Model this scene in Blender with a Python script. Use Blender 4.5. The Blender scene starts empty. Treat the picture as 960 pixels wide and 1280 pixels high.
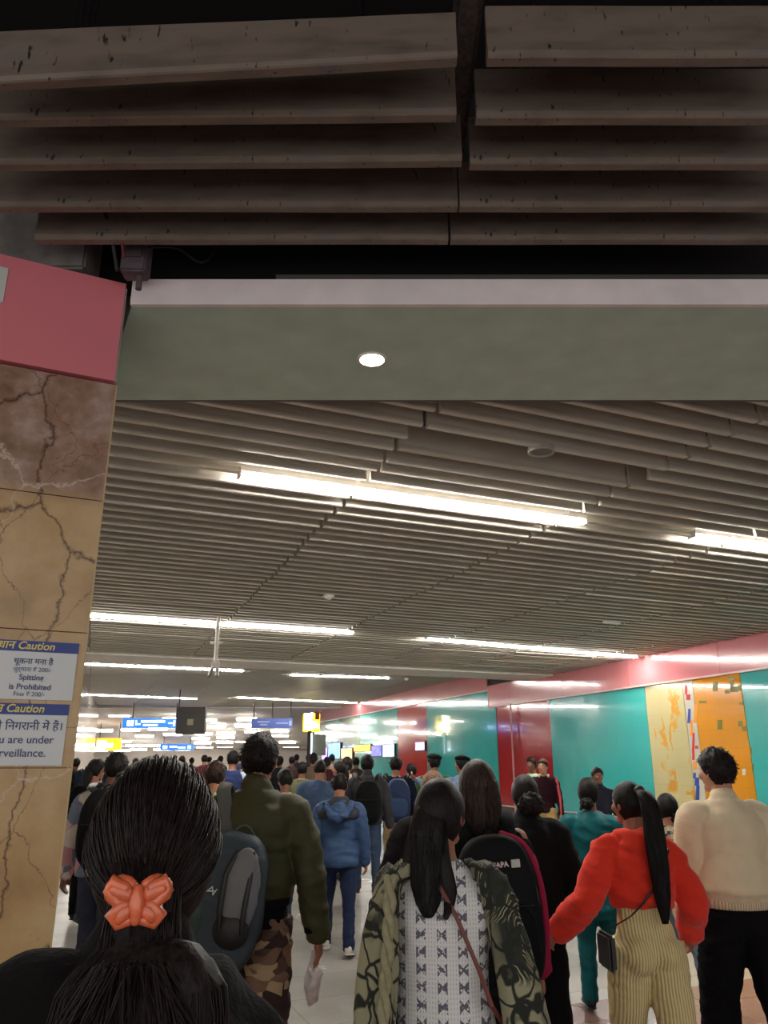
import bpy, bmesh, math, random
from mathutils import Vector, Matrix, noise
random.seed(7)
SC = bpy.context.scene
COL = SC.collection
PI = math.pi
CAMZ = 1.62
PITCH = math.radians(17.8)
F = 965.0

# ------------------------------------------------------------------ helpers
def ray(px, py):
    u = 640 - py
    return Vector((px - 480, F*math.cos(PITCH) - u*math.sin(PITCH), F*math.sin(PITCH) + u*math.cos(PITCH)))
def at_y(px, py, Y):
    r = ray(px, py); return r*(Y/r.y) + Vector((0, 0, CAMZ))
def at_z(px, py, z):
    r = ray(px, py); return r*((z-CAMZ)/r.z) + Vector((0, 0, CAMZ))

def lin(c):
    c = c/255.0
    return c/12.92 if c <= .04045 else ((c+.055)/1.055)**2.4
def rgb(t):
    return (lin(t[0]), lin(t[1]), lin(t[2]), 1)

_m = {}
def mat(name, color, rough=.6, metal=0, var=.08, vscale=6, bump=0, bscale=200, emit=0, coat=0, spec=.5, sheen=0):
    key = (name,)
    if key in _m: return _m[key]
    m = bpy.data.materials.new(name); m.use_nodes = True
    nt = m.node_tree; b = nt.nodes['Principled BSDF']
    c = rgb(color)
    b.inputs['Roughness'].default_value = rough
    b.inputs['Metallic'].default_value = metal
    b.inputs['Specular IOR Level'].default_value = spec
    if coat: b.inputs['Coat Weight'].default_value = coat
    if sheen: b.inputs['Sheen Weight'].default_value = sheen
    tc = nt.nodes.new('ShaderNodeTexCoord')
    n = nt.nodes.new('ShaderNodeTexNoise'); n.inputs['Scale'].default_value = vscale; n.inputs['Detail'].default_value = 5
    nt.links.new(tc.outputs['Object'], n.inputs['Vector'])
    r = nt.nodes.new('ShaderNodeValToRGB')
    r.color_ramp.elements[0].position = .3; r.color_ramp.elements[1].position = .7
    r.color_ramp.elements[0].color = tuple(x*(1-var) for x in c[:3]) + (1,)
    r.color_ramp.elements[1].color = tuple(min(1, x*(1+var)) for x in c[:3]) + (1,)
    nt.links.new(n.outputs['Fac'], r.inputs['Fac'])
    nt.links.new(r.outputs['Color'], b.inputs['Base Color'])
    if emit:
        b.inputs['Emission Strength'].default_value = emit
        nt.links.new(r.outputs['Color'], b.inputs['Emission Color'])
    if bump:
        n2 = nt.nodes.new('ShaderNodeTexNoise'); n2.inputs['Scale'].default_value = bscale
        nt.links.new(tc.outputs['Object'], n2.inputs['Vector'])
        bp = nt.nodes.new('ShaderNodeBump'); bp.inputs['Strength'].default_value = bump; bp.inputs['Distance'].default_value = .004
        nt.links.new(n2.outputs['Fac'], bp.inputs['Height']); nt.links.new(bp.outputs['Normal'], b.inputs['Normal'])
    _m[key] = m
    return m

def ramp(nt, fac, stops, interp='LINEAR'):
    r = nt.nodes.new('ShaderNodeValToRGB'); r.color_ramp.interpolation = interp
    cr = r.color_ramp
    while len(cr.elements) < len(stops): cr.elements.new(.5)
    for e, (p, c) in zip(cr.elements, stops):
        e.position = p; e.color = rgb(c)
    nt.links.new(fac, r.inputs['Fac'])
    return r.outputs['Color']
def mixc(nt, fac, a, b, mode='MIX'):
    m = nt.nodes.new('ShaderNodeMix'); m.data_type = 'RGBA'; m.blend_type = mode
    for s, v in ((m.inputs[0], fac), (m.inputs[6], a), (m.inputs[7], b)):
        if hasattr(v, 'is_linked'): nt.links.new(v, s)
        else: s.default_value = v
    return m.outputs[2]
def blank(name, rough=.6):
    m = bpy.data.materials.new(name); m.use_nodes = True
    nt = m.node_tree; b = nt.nodes['Principled BSDF']; b.inputs['Roughness'].default_value = rough
    tc = nt.nodes.new('ShaderNodeTexCoord')
    return m, nt, b, tc
def tex(nt, kind, vec, scale, **kw):
    n = nt.nodes.new(kind)
    n.inputs['Scale'].default_value = scale
    for k, v in kw.items():
        if k in n.inputs: n.inputs[k].default_value = v
        else: setattr(n, k, v)
    nt.links.new(vec, n.inputs['Vector'])
    return n
def mapping(nt, vec, scale=(1, 1, 1), rot=(0, 0, 0), loc=(0, 0, 0)):
    n = nt.nodes.new('ShaderNodeMapping')
    n.inputs['Scale'].default_value = scale; n.inputs['Rotation'].default_value = rot; n.inputs['Location'].default_value = loc
    nt.links.new(vec, n.inputs['Vector']); return n.outputs['Vector']
def bumpn(nt, b, h, strength=.4, dist=.004):
    bp = nt.nodes.new('ShaderNodeBump'); bp.inputs['Strength'].default_value = strength; bp.inputs['Distance'].default_value = dist
    nt.links.new(h, bp.inputs['Height']); nt.links.new(bp.outputs['Normal'], b.inputs['Normal'])

def obj(name, bm, m, parent=None, smooth=False, kind=None, label=None, recalc=True):
    if recalc: bmesh.ops.recalc_face_normals(bm, faces=bm.faces)
    me = bpy.data.meshes.new(name); bm.to_mesh(me); bm.free()
    if smooth:
        for p in me.polygons: p.use_smooth = True
    for x in (m if isinstance(m, (list, tuple)) else [m]): me.materials.append(x)
    o = bpy.data.objects.new(name, me); COL.objects.link(o)
    if parent: o.parent = parent
    if kind: o['kind'] = kind
    if label: o['label'] = label
    return o
def tag(o, label, cat, group=None):
    o['label'] = label; o['category'] = cat
    if group: o['group'] = group
    return o
def thing(name, label, cat, loc=(0, 0, 0), rz=0, group=None):
    o = bpy.data.objects.new(name, None); COL.objects.link(o); o.empty_display_size = .1
    o.location = loc; o.rotation_euler = (0, 0, rz)
    return tag(o, label, cat, group)
def struct(name, bm, m, smooth=False):
    return obj(name, bm, m, None, smooth, 'structure')
def BM(): return bmesh.new()
def box(bm, c, s, M=None, bev=0):
    ge = bmesh.ops.create_cube(bm, size=1)['verts']
    for v in ge: v.co = Vector((v.co.x*s[0], v.co.y*s[1], v.co.z*s[2])) + Vector(c)
    if bev:
        es = list({e for v in ge for e in v.link_edges})
        r = bmesh.ops.bevel(bm, geom=es, offset=bev, segments=2, affect='EDGES')
        ge = list({v for f in r['faces'] for v in f.verts} | {v for v in ge if v.is_valid})
    if M is not None:
        for v in ge: v.co = M @ v.co
    return bm
def frame_of(t, ref=Vector((0, 0, 1))):
    t = t.normalized()
    if abs(t.dot(ref)) > .95: ref = Vector((0, 1, 0)) if abs(t.y) < .9 else Vector((1, 0, 0))
    a = ref.cross(t).normalized(); b = t.cross(a).normalized()
    return a, b
def loft(bm, rings, n=16, cap=True):
    """rings: (centre, rx, ry, ax, ay)"""
    prev = None; first = last = None
    for (c, rx, ry, ax, ay) in rings:
        vs = [bm.verts.new(c + ax*(rx*math.cos(2*PI*i/n)) + ay*(ry*math.sin(2*PI*i/n))) for i in range(n)]
        if prev:
            for i in range(n): bm.faces.new((prev[i], prev[(i+1) % n], vs[(i+1) % n], vs[i]))
        else: first = vs
        prev = vs
    last = prev
    if cap:
        bm.faces.new(list(reversed(first))); bm.faces.new(last)
def tube(bm, pts, rad, n=10, side=None, round_caps=True, flat=1.0):
    """tapered tube; side = direction of the wide axis when flat<1 (thin/wide ratio)"""
    pts = [Vector(p) for p in pts]
    if not isinstance(rad, (list, tuple)): rad = [rad]*len(pts)
    rings = []
    N = len(pts)
    pa = None
    for i, p in enumerate(pts):
        t = (pts[min(i+1, N-1)] - pts[max(i-1, 0)])
        if t.length < 1e-9: t = Vector((0, 0, 1))
        t.normalize()
        if side is not None:
            a = Vector(side); a = a - t*a.dot(t)
            if a.length < 1e-4: a, b = frame_of(t)
            a.normalize(); b = t.cross(a)
        elif pa is not None:
            a = pa - t*pa.dot(t)
            if a.length < 1e-4: a, b = frame_of(t)
            a.normalize(); b = t.cross(a)
        else: a, b = frame_of(t)
        pa = a
        r = rad[i]
        if i == 0 and round_caps:
            for k in (.15, .55, .87): rings.append((p - t*r*math.sqrt(1-k*k)*.9*min(1, flat*1.6), r*k, r*k*flat, a, b))
        rings.append((p, r, r*flat, a, b))
        if i == N-1 and round_caps:
            for k in (.87, .55, .15): rings.append((p + t*r*math.sqrt(1-k*k)*.9*min(1, flat*1.6), r*k, r*k*flat, a, b))
    loft(bm, rings, n)
def ball(bm, c, r, sub=2, M=None):
    ge = bmesh.ops.create_icosphere(bm, subdivisions=sub, radius=1)['verts']
    r = r if isinstance(r, (list, tuple)) else (r, r, r)
    for v in ge:
        p = Vector((v.co.x*r[0], v.co.y*r[1], v.co.z*r[2]))
        if M is not None: p = M @ p
        v.co = p + Vector(c)
    return ge
def cyl(bm, a, b, r, n=16, r2=None):
    a, b = Vector(a), Vector(b); ax, ay = frame_of(b-a)
    loft(bm, [(a, r, r, ax, ay), (b, r2 if r2 is not None else r, r2 if r2 is not None else r, ax, ay)], n)
def quad(bm, pts):
    return bm.faces.new([bm.verts.new(Vector(p)) for p in pts])
def prism(bm, poly, z0, z1):
    lo = [bm.verts.new((x, y, z0)) for x, y in poly]; hi = [bm.verts.new((x, y, z1)) for x, y in poly]
    n = len(poly)
    for i in range(n): bm.faces.new((lo[i], lo[(i+1) % n], hi[(i+1) % n], hi[i]))
    bm.faces.new(list(reversed(lo))); bm.faces.new(hi)
def text_obj(name, s, size, m, parent, M, align='LEFT', extr=.0006, shear=0, bold=0, sx=1, label=None, spacing=1):
    cu = bpy.data.curves.new(name, 'FONT'); cu.body = s; cu.size = size; cu.extrude = extr; cu.align_x = align
    cu.shear = shear; cu.offset = bold; cu.space_character = spacing
    o = bpy.data.objects.new(name + '_tmp', cu); COL.objects.link(o)
    dg = bpy.context.evaluated_depsgraph_get(); dg.update()
    me = bpy.data.meshes.new_from_object(o.evaluated_get(dg))
    bpy.data.objects.remove(o)
    me.materials.clear(); me.materials.append(m)
    t = bpy.data.objects.new(name, me); COL.objects.link(t)
    me.transform(M @ Matrix.Diagonal((sx, 1, 1, 1)))
    t.parent = parent
    if label: t['label'] = label
    return t

# ------------------------------------------------------------------ camera / render view
cam = bpy.data.cameras.new('camera'); co = bpy.data.objects.new('camera', cam); COL.objects.link(co)
co.location = (0, 0, CAMZ); co.rotation_euler = (PI/2 + PITCH, 0, 0)
cam.sensor_fit = 'VERTICAL'; cam.sensor_height = 36; cam.lens = 36*F/1280; cam.clip_end = 300; cam.clip_start = .05
SC.camera = co
SC.view_settings.view_transform = 'Standard'; SC.view_settings.look = 'None'
SC.view_settings.gamma = 1; SC.view_settings.use_curve_mapping = False
SC.view_settings.exposure = 0.9
w = bpy.data.worlds.new('world'); SC.world = w; w.use_nodes = True
w.node_tree.nodes['Background'].inputs['Color'].default_value = (.9, .88, .85, 1)
w.node_tree.nodes['Background'].inputs['Strength'].default_value = .70

# ------------------------------------------------------------------ layout
E = Vector((.9205, .3907, 0)); Q = Vector((-.3907, .9205, 0))       # baffle direction / its normal
def QT(q, t, z=0): return Q*q + E*t + Vector((0, 0, z))
def wall_rx(Y): return 9.85 - .326*Y
def wall_lx(Y): return -1.9 - .306*Y
CEIL = 3.49; FARC = 3.90

# ---- materials of the setting
M_slat = mat('warm grey painted metal', (205, 198, 184), .4, .1, .05, 3)
M_slatn = None
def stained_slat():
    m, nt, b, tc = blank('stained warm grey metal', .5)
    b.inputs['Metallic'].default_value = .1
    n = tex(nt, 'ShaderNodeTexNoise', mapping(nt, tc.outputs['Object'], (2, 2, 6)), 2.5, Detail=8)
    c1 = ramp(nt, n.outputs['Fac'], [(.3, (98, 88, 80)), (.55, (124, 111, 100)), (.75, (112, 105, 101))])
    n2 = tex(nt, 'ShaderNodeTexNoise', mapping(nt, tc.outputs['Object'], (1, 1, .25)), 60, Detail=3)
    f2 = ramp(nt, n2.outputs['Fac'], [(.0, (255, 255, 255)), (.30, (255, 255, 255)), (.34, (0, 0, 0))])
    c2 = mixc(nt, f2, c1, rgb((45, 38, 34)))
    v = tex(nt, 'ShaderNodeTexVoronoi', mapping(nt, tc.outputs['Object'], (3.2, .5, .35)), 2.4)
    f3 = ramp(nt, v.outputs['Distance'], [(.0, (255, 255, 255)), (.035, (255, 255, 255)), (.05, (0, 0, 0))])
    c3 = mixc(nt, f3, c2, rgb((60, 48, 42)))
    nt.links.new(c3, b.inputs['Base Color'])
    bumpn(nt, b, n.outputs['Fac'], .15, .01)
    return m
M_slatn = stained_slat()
M_void = mat('black service void', (14, 13, 14), .9)
M_slab = mat('dark grey slab', (62, 62, 62), .85)
M_white = mat('white painted board', (236, 226, 226), .55, bump=.1, bscale=8)
M_soffit = mat('sage green grey panel', (186, 206, 190), .45)
M_conc = mat('raw grey concrete', (120, 116, 112), .9, var=.25, vscale=12, bump=.5, bscale=40)
M_black = mat('black plastic', (18, 18, 20), .45)
M_metalw = mat('white enamelled metal', (225, 220, 212), .4)
M_tube = mat('lit fluorescent tube', (255, 250, 242), .5, var=0, emit=56)
M_tubef = mat('lit far ceiling lamp', (255, 250, 242), .5, var=0, emit=11)
M_pink = mat('pink glossy fascia', (214, 132, 138), .15, coat=.4, var=.05, vscale=1.2)
M_pinkp = mat('dusty rose panel', (222, 124, 134), .5, var=.04, vscale=2)
M_trim = mat('pale aluminium edge', (205, 200, 185), .35, .3)

def floor_mat():
    m, nt, b, tc = blank('polished pale floor stone', .22)
    sep = nt.nodes.new('ShaderNodeSeparateXYZ')
    vec = mapping(nt, tc.outputs['Object'], rot=(0, 0, -math.atan2(E.y, E.x)))
    nt.links.new(vec, sep.inputs[0])
    br = tex(nt, 'ShaderNodeTexBrick', vec, 1.0, **{'Mortar Size': .004, 'Brick Width': .9, 'Row Height': .6, 'Mortar Smooth': .2, 'offset': 0.0})
    br.inputs['Color1'].default_value = rgb((176, 172, 166)); br.inputs['Color2'].default_value = rgb((168, 164, 158)); br.inputs['Mortar'].default_value = rgb((140, 135, 128))
    br2 = tex(nt, 'ShaderNodeTexBrick', vec, 1.0, **{'Mortar Size': .004, 'Brick Width': .9, 'Row Height': .6, 'Mortar Smooth': .2, 'offset': 0.0})
    br2.inputs['Color1'].default_value = rgb((150, 118, 110)); br2.inputs['Color2'].default_value = rgb((140, 110, 103)); br2.inputs['Mortar'].default_value = rgb((95, 75, 70))
    n = tex(nt, 'ShaderNodeTexNoise', tc.outputs['Object'], 1.3, Detail=8)
    n2 = tex(nt, 'ShaderNodeTexNoise', tc.outputs['Object'], 90, Detail=2)
    gt = nt.nodes.new('ShaderNodeMath'); gt.operation = 'LESS_THAN'; gt.inputs[1].default_value = 5.17
    nt.links.new(sep.outputs['Y'], gt.inputs[0])
    c = mixc(nt, gt.outputs[0], br.outputs['Color'], br2.outputs['Color'])
    sp = ramp(nt, n2.outputs['Fac'], [(.35, (215, 215, 215)), (.65, (255, 255, 255))])
    c = mixc(nt, .45, c, sp, 'MULTIPLY')
    st = ramp(nt, n.outputs['Fac'], [(.3, (228, 224, 220)), (.7, (255, 255, 255))])
    c = mixc(nt, .9, c, st, 'MULTIPLY')
    nt.links.new(c, b.inputs['Base Color'])
    rr = nt.nodes.new('ShaderNodeMapRange'); rr.inputs[3].default_value = .14; rr.inputs[4].default_value = .34
    nt.links.new(n.outputs['Fac'], rr.inputs[0]); nt.links.new(rr.outputs[0], b.inputs['Roughness'])
    return m

def marble_mat():
    m, nt, b, tc = blank('veined tan marble', .28)
    o = tc.outputs['Object']
    nz = tex(nt, 'ShaderNodeTexNoise', o, 3, Detail=8, Roughness=.6)
    wv = mixc(nt, .25, o, nz.outputs['Color'], 'ADD')
    base = ramp(nt, nz.outputs['Fac'], [(.3, (150, 120, 82)), (.5, (188, 152, 104)), (.7, (205, 175, 130))])
    # big cloudy change between brown rose stone above and yellow stone below
    sep = nt.nodes.new('ShaderNodeSeparateXYZ'); nt.links.new(o, sep.inputs[0])
    mr = nt.nodes.new('ShaderNodeMapRange'); mr.inputs[1].default_value = 2.50; mr.inputs[2].default_value = 2.58
    nt.links.new(sep.outputs['Z'], mr.inputs[0])
    nb = tex(nt, 'ShaderNodeTexNoise', o, 9, Detail=10, Roughness=.65)
    brown = ramp(nt, nb.outputs['Fac'], [(.3, (120, 92, 76)), (.5, (158, 124, 106)), (.68, (182, 158, 148))])
    c = mixc(nt, mr.outputs[0], base, brown)
    for sc, wid, col, seed in ((1.5, .007, (84, 50, 34), 0), (3.1, .004, (120, 86, 60), 3.1), (1.9, .003, (206, 186, 166), 7.7)):
        v = tex(nt, 'ShaderNodeTexVoronoi', mapping(nt, wv, (1, 1, .6), (0, .5, .3), (seed, seed, seed)), sc, feature='DISTANCE_TO_EDGE')
        f = ramp(nt, v.outputs['Distance'], [(0, (255, 255, 255)), (wid*.5, (190, 190, 190)), (wid*1.6, (0, 0, 0))])
        c = mixc(nt, f, c, rgb(col))
    nt.links.new(c, b.inputs['Base Color'])
    bumpn(nt, b, nb.outputs['Fac'], .08, .003)
    return m
M_floor = floor_mat(); M_marble = marble_mat()

# ------------------------------------------------------------------ floor
bm = BM()
prism(bm, [(-45, -4), (14, -4), (14, 75), (-45, 75)], -.2, 0)
struct('floor', bm, M_floor)

# ------------------------------------------------------------------ ceilings
def baffle_profile(h=.19, w=.034):
    """(n, z) outline of one baffle, bottom at z=0, teardrop with a bulged lip"""
    return [(-w*.30, h), (-w*.32, h*.5), (-w*.38, h*.22), (-w*.60, h*.09), (-w*.60, h*.03), (-w*.45, 0), (w*.45, 0), (w*.60, h*.03), (w*.60, h*.09), (w*.38, h*.22), (w*.32, h*.5), (w*.30, h)]
def extrude_profile(bm, prof, A, B, nrm, smooth=False):
    A, B = Vector(A), Vector(B)
    va = [bm.verts.new(A + nrm*p[0] + Vector((0, 0, p[1]))) for p in prof]
    vb = [bm.verts.new(B + nrm*p[0] + Vector((0, 0, p[1]))) for p in prof]
    n = len(prof)
    for i in range(n): bm.faces.new((va[i], va[(i+1) % n], vb[(i+1) % n], vb[i]))
    bm.faces.new(list(reversed(va))); bm.faces.new(vb)
bm = BM(); prof = baffle_profile()
q = 1.95; row = 0
rnd = random.Random(3)
while q < 15.05:
    t0 = (-1.9 + .109*q)/1.04; t1 = (9.85 + .0906*q)/1.048
    t0 = max(t0, (2.95 - .9205*q)/.3907)
    base = 1.83 + .0516*(q - 3.6) + rnd.uniform(-.02, .02)
    bl = [base + 1.83*j for j in range(-6, 7)]
    cuts = [t0] + [b for b in bl if t0+.05 < b < t1-.05] + [t1]
    for a, b_ in zip(cuts[:-1], cuts[1:]):
        if 3.85 < q < 4.12 and 1.6 < a < 2.2: continue              # one baffle has dropped out here
        dz = rnd.uniform(-.006, .006)
        extrude_profile(bm, prof, QT(q, a+.017, CEIL+dz), QT(q, b_-.017, CEIL+dz), Q)
    q += .2
o = struct('ceiling', bm, M_slat)
bm = BM(); prism(bm, [(-16, 2.9), (14, 2.9), (14, 22), (-16, 22)], CEIL+.42, CEIL+.5); struct('ceiling_slab', bm, M_slab)
# ceiling beyond the beam, a step higher
bm = BM(); q = 16.6; prof2 = baffle_profile(.12, .05)
while q < 36.5:
    t0 = (-1.9 + .109*q)/1.04; t1 = (9.85 + .0906*q)/1.048
    t1 = min(t1, (36 - .9205*q)/.3907)
    if t1 > t0+.3:
        base = 1.83 + .0516*(q - 3.6)
        bl = [base + 1.83*j for j in range(-9, 7)]
        cuts = [t0] + [b for b in bl if t0+.05 < b < t1-.05] + [t1]
        for a, b_ in zip(cuts[:-1], cuts[1:]): extrude_profile(bm, prof2, QT(q, a+.006, FARC), QT(q, b_-.006, FARC), Q)
    q += .2
struct('ceiling_far', bm, M_slat)
bm = BM(); prism(bm, [(-22, 12), (9, 12), (9, 36.6), (-22, 36.6)], FARC+.3, FARC+.4); struct('ceiling_slab_far', bm, M_slab)
# deep void over the near baffles
bm = BM(); prism(bm, [(-7, -1.2), (9, -1.2), (9, 2.94), (-7, 2.94)], 4.55, 4.7); struct('ceiling_void', bm, M_void)
bm = BM()
prism(bm, [(-7, 2.80), (9, 2.80), (9, 2.94), (-7, 2.94)], 3.56, 4.6)
prism(bm, [(-7, -1.2), (9, -1.2), (9, -1.1), (-7, -1.1)], 3.6, 4.6)
prism(bm, [(-7, -1.2), (-6.9, -1.2), (-6.9, 2.94), (-7, 2.94)], 3.6, 4.6)
prism(bm, [(8.9, -1.2), (9, -1.2), (9, 2.94), (8.9, 2.94)], 3.6, 4.6)
struct('trim_1', bm, M_void)
# cross beam between the two ceilings
M_beam = mat('off white plaster', (236, 230, 220), .6)
bm = BM()
def qbox(bm, q0, q1, z0, z1, ta=None, tb=None):
    def tl(q): return (-1.9 + .109*q)/1.04
    def tr(q): return (9.85 + .0906*q)/1.048
    P = [QT(q0, tl(q0) if ta is None else ta), QT(q0, tr(q0) if tb is None else tb), QT(q1, tr(q1) if tb is None else tb), QT(q1, tl(q1) if ta is None else ta)]
    prism(bm, [(p.x, p.y) for p in P], z0, z1)
qbox(bm, 15.15, 16.35, CEIL-.03, FARC+.4)
struct('trim_2', bm, M_beam)
bm = BM(); prism(bm, [(wall_lx(36)-.2, 36), (wall_rx(36)+.3, 36), (wall_rx(36)+.3, 36.9), (wall_lx(36)-.2, 36.9)], FARC-.04, FARC+.9)
struct('trim_3', bm, M_beam)

# soffit panel over the near threshold with its white front face
def soffit():
    Yn = 2.73; Yf = 3.58; z = CAMZ + 1.75
    xl = at_z(165, 385, z).x; xl2 = at_z(128, 500, z).x
    bm = BM(); prism(bm, [(xl, Yn), (5.2, Yn), (5.2, Yf), (xl2, Yf)], z, z+.02)
    struct('trim_4', bm, M_soffit)
    bm = BM(); prism(bm, [(xl, Yn-.02), (5.2, Yn-.02), (5.2, Yn), (xl, Yn)], z, z+.118)
    struct('trim_5', bm, M_white)
    bm = BM(); prism(bm, [(xl2, Yf), (5.2, Yf), (5.2, Yf+.02), (xl2, Yf+.02)], z, z+.3)
    prism(bm, [(.0-.45, Yn+.03), (5.2, Yn+.03), (5.2, Yn+.07), (-.45, Yn+.07)], z+.05, z+.175)
    struct('trim_6', bm, mat('grey backing board', (92, 90, 88), .8))
    # downlight
    p = at_z(465, 449, z)
    d = thing('recessed_downlight', 'round lit downlight in the green grey soffit panel', 'light', (p.x, p.y, z))
    bm = BM(); n = 32
    for r0, r1, z0, z1 in ((.056, .066, -.006, -.006), (.066, .069, -.006, 0), (.056, .052, -.006, .0)):
        va = [bm.verts.new((r0*math.cos(2*PI*i/n), r0*math.sin(2*PI*i/n), z0)) for i in range(n)]
        vb = [bm.verts.new((r1*math.cos(2*PI*i/n), r1*math.sin(2*PI*i/n), z1)) for i in range(n)]
        for i in range(n): bm.faces.new((va[i], va[(i+1) % n], vb[(i+1) % n], vb[i]))
    obj('bezel', bm, M_metalw, d)
    bm = BM(); cyl(bm, (0, 0, -.005), (0, 0, -.0005), .0575, 32)
    obj('lamp_disc', bm, mat('lit lamp disc', (255, 246, 226), .5, var=0, emit=45), d)
soffit()

# near, damaged baffles: each hangs on its own
def near_baffle(x0, y0, x1, y1, label, h=.195, droop=0, tilt=0):
    z = CEIL
    a = at_z(x0, y0, z); b = at_z(x1, y1, z)
    Ym = b.y if x0 < 300 else a.y
    za = zb = z
    if droop:                                                        # the outer end hangs lower: keep Y, find z on the ray
        r = ray(x0, y0); za = CAMZ + r.z*Ym/r.y; a = at_y(x0, y0, Ym)
    else: a = Vector((a.x, Ym, z)) ; b = Vector((b.x, Ym, z))
    A = Vector((a.x, Ym, za)); B = Vector((b.x, Ym, zb))
    o = thing('ceiling_baffle', label, 'ceiling baffle', ((A+B)/2), group='stained ceiling baffles overhead')
    M = Matrix.Translation(-(A+B)/2)
    # local profile: the face towards the lens is tall, the lip bulges
    w = .034
    prof = [(-w*.40, h), (-w*.41, h*.7), (-w*.44, h*.45), (-w*.50, h*.30), (-w*.62, h*.17), (-w*.66, h*.10), (-w*.56, h*.02), (-w*.40, 0), (w*.40, 0), (w*.56, h*.02), (w*.66, h*.10), (w*.60, h*.19), (w*.36, h*.30), (w*.22, h*.45), (w*.16, h)]
    bm = BM(); nseg = 14; prev = None
    d = (B-A)
    for s in range(nseg+1):
        f = s/nseg; c = A + d*f + Vector((0, 0, .0008*math.sin(f*9+x0)))
        tl = tilt*(1-f)
        vs = []
        for (pn, pz) in prof:
            yy = pn*math.cos(tl) - pz*math.sin(tl); zz = pn*math.sin(tl) + pz*math.cos(tl)
            vs.append(bm.verts.new(M @ (c + Vector((0, yy, zz)))))
        if prev:
            for i in range(len(vs)): bm.faces.new((prev[i], prev[(i+1) % len(vs)], vs[(i+1) % len(vs)], vs[i]))
        else: bm.faces.new(list(reversed(vs)))
        prev = vs
    bm.faces.new(prev)
    me = obj('metal_strip', bm, M_slatn, o, smooth=False)
    # hanger rod up to the void
    for f in (.2, .8):
        hb = BM(); c = M @ (A + d*f); cyl(hb, c + Vector((0, 0, h-.01)), c + Vector((0, 0, 4.56-CEIL if not droop else 4.56-(A+d*f).z)), .004, 6)
        obj('hanger_rod', hb, M_black, o)
near_baffle(-45, 112, 571, 78, 'uppermost left ceiling baffle, drooping with its broken end beside the dark gap', .17, 1, .12)
near_baffle(-40, 155, 570, 148, 'second left ceiling baffle from the top, ending at the dark gap', .19, 1, .03)
near_baffle(-40, 210, 577, 205, 'third left ceiling baffle from the top with a dark vertical scratch near its end', .19, 1)
near_baffle(-40, 261, 572, 262, 'fourth left ceiling baffle from the top, butted against its right neighbour')
near_baffle(45, 303, 560, 303, 'lowest left ceiling baffle, short, starting above the pink panel')
near_baffle(609, 78, 1010, 78, 'uppermost right ceiling baffle beside the dark gap')
near_baffle(595, 152, 1010, 153, 'second right ceiling baffle from the top with a long dark scratch')
near_baffle(587, 209, 1010, 210, 'third right ceiling baffle from the top')
near_baffle(574, 262, 1010, 262, 'fourth right ceiling baffle from the top, butted against its left neighbour')
near_baffle(563, 303, 1010, 303, 'lowest right ceiling baffle above the white soffit edge')
# carrier channel seen in the gap
p = at_z(590, 40, CEIL+.12)
bm = BM(); box(bm, (0, -.22, 0), (.05, 1.2, .05)); box(bm, (0, -.22, .03), (.09, 1.2, .006))
o = obj('carrier_channel', bm, mat('dusty galvanised steel', (70, 62, 58), .8, var=.5, vscale=60)); o.location = (p.x, p.y+.3, CEIL+.26)
tag(o, 'dusty dark steel channel seen in the gap between the top ceiling baffles', 'ceiling channel')

# ------------------------------------------------------------------ marble pillar with pink box and caution signs
PR = Vector((-.385*2.72, 2.72, 0)); PD = Vector((-.906, -.423, 0)); PB = Vector((-.36, .933, 0)).normalized()   # right edge, along the face to the left, backwards
def PP(s, n, z): return PR + PD*s - PB*n + Vector((0, 0, z))            # n>0 towards the viewer
def pbox(bm, s0, s1, n0, n1, z0, z1):
    P = [PP(s0, n0, 0), PP(s1, n0, 0), PP(s1, n1, 0), PP(s0, n1, 0)]
    prism(bm, [(p.x, p.y) for p in P], z0, z1)
joints = [0.0, .42, 1.00, 1.595, 2.045, 2.535, CAMZ+.513*2.72]
for i in range(len(joints)-1): pass
col = thing('stone_pillar', 'tan veined marble clad pillar carrying two caution signs at left', 'pillar', (0, 0, 0))
for z0, z1 in zip(joints[:-1], joints[1:]):
    bm = BM(); pbox(bm, 0, .8, 0, -.02, z0+.002, z1-.002)
    obj('stone_slab', bm, M_marble, col)
bm = BM(); pbox(bm, .012, .8, -.021, -.78, 0, joints[-1]); obj('core', bm, M_marble, col)
bm = BM(); pbox(bm, -.006, .0, 0.0, -.02, 0, joints[-1]); obj('edge_trim', bm, mat('pale cut stone edge', (190, 165, 120), .5), col, label='pale edge strip of the stone cladding')
zt0 = joints[-1]+.008; zt1 = CAMZ + .677*2.72
pk = thing('fascia_box', 'dusty pink sheet metal box on top of the marble pillar', 'fascia panel')
bm = BM(); pbox(bm, .006, .85, .015, -.02, zt0, zt1); obj('pink_panel', bm, M_pinkp, pk)
bm = BM(); pbox(bm, .0, .004, .012, -.04, zt0-.003, zt1-.02); obj('edge_strip', bm, mat('pale green edge strip', (150, 165, 150), .4), pk)
bm = BM(); pbox(bm, .01, .85, -.02, -.10, zt0, zt0+.01); pbox(bm, .012, .8, -.1, -.5, joints[-1], zt1-.2); obj('frame', bm, M_void, pk)
# white plate at the picture's left border
p = at_y(0, 340, 2.4)
bm = BM(); pbox(bm, .432, .56, .0155, .019, CAMZ+1.635, CAMZ+1.785)
tag(obj('white_plate', bm, mat('white plate', (200, 205, 200), .4)), 'small white plate on the pink panel at the left border', 'sign')

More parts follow.
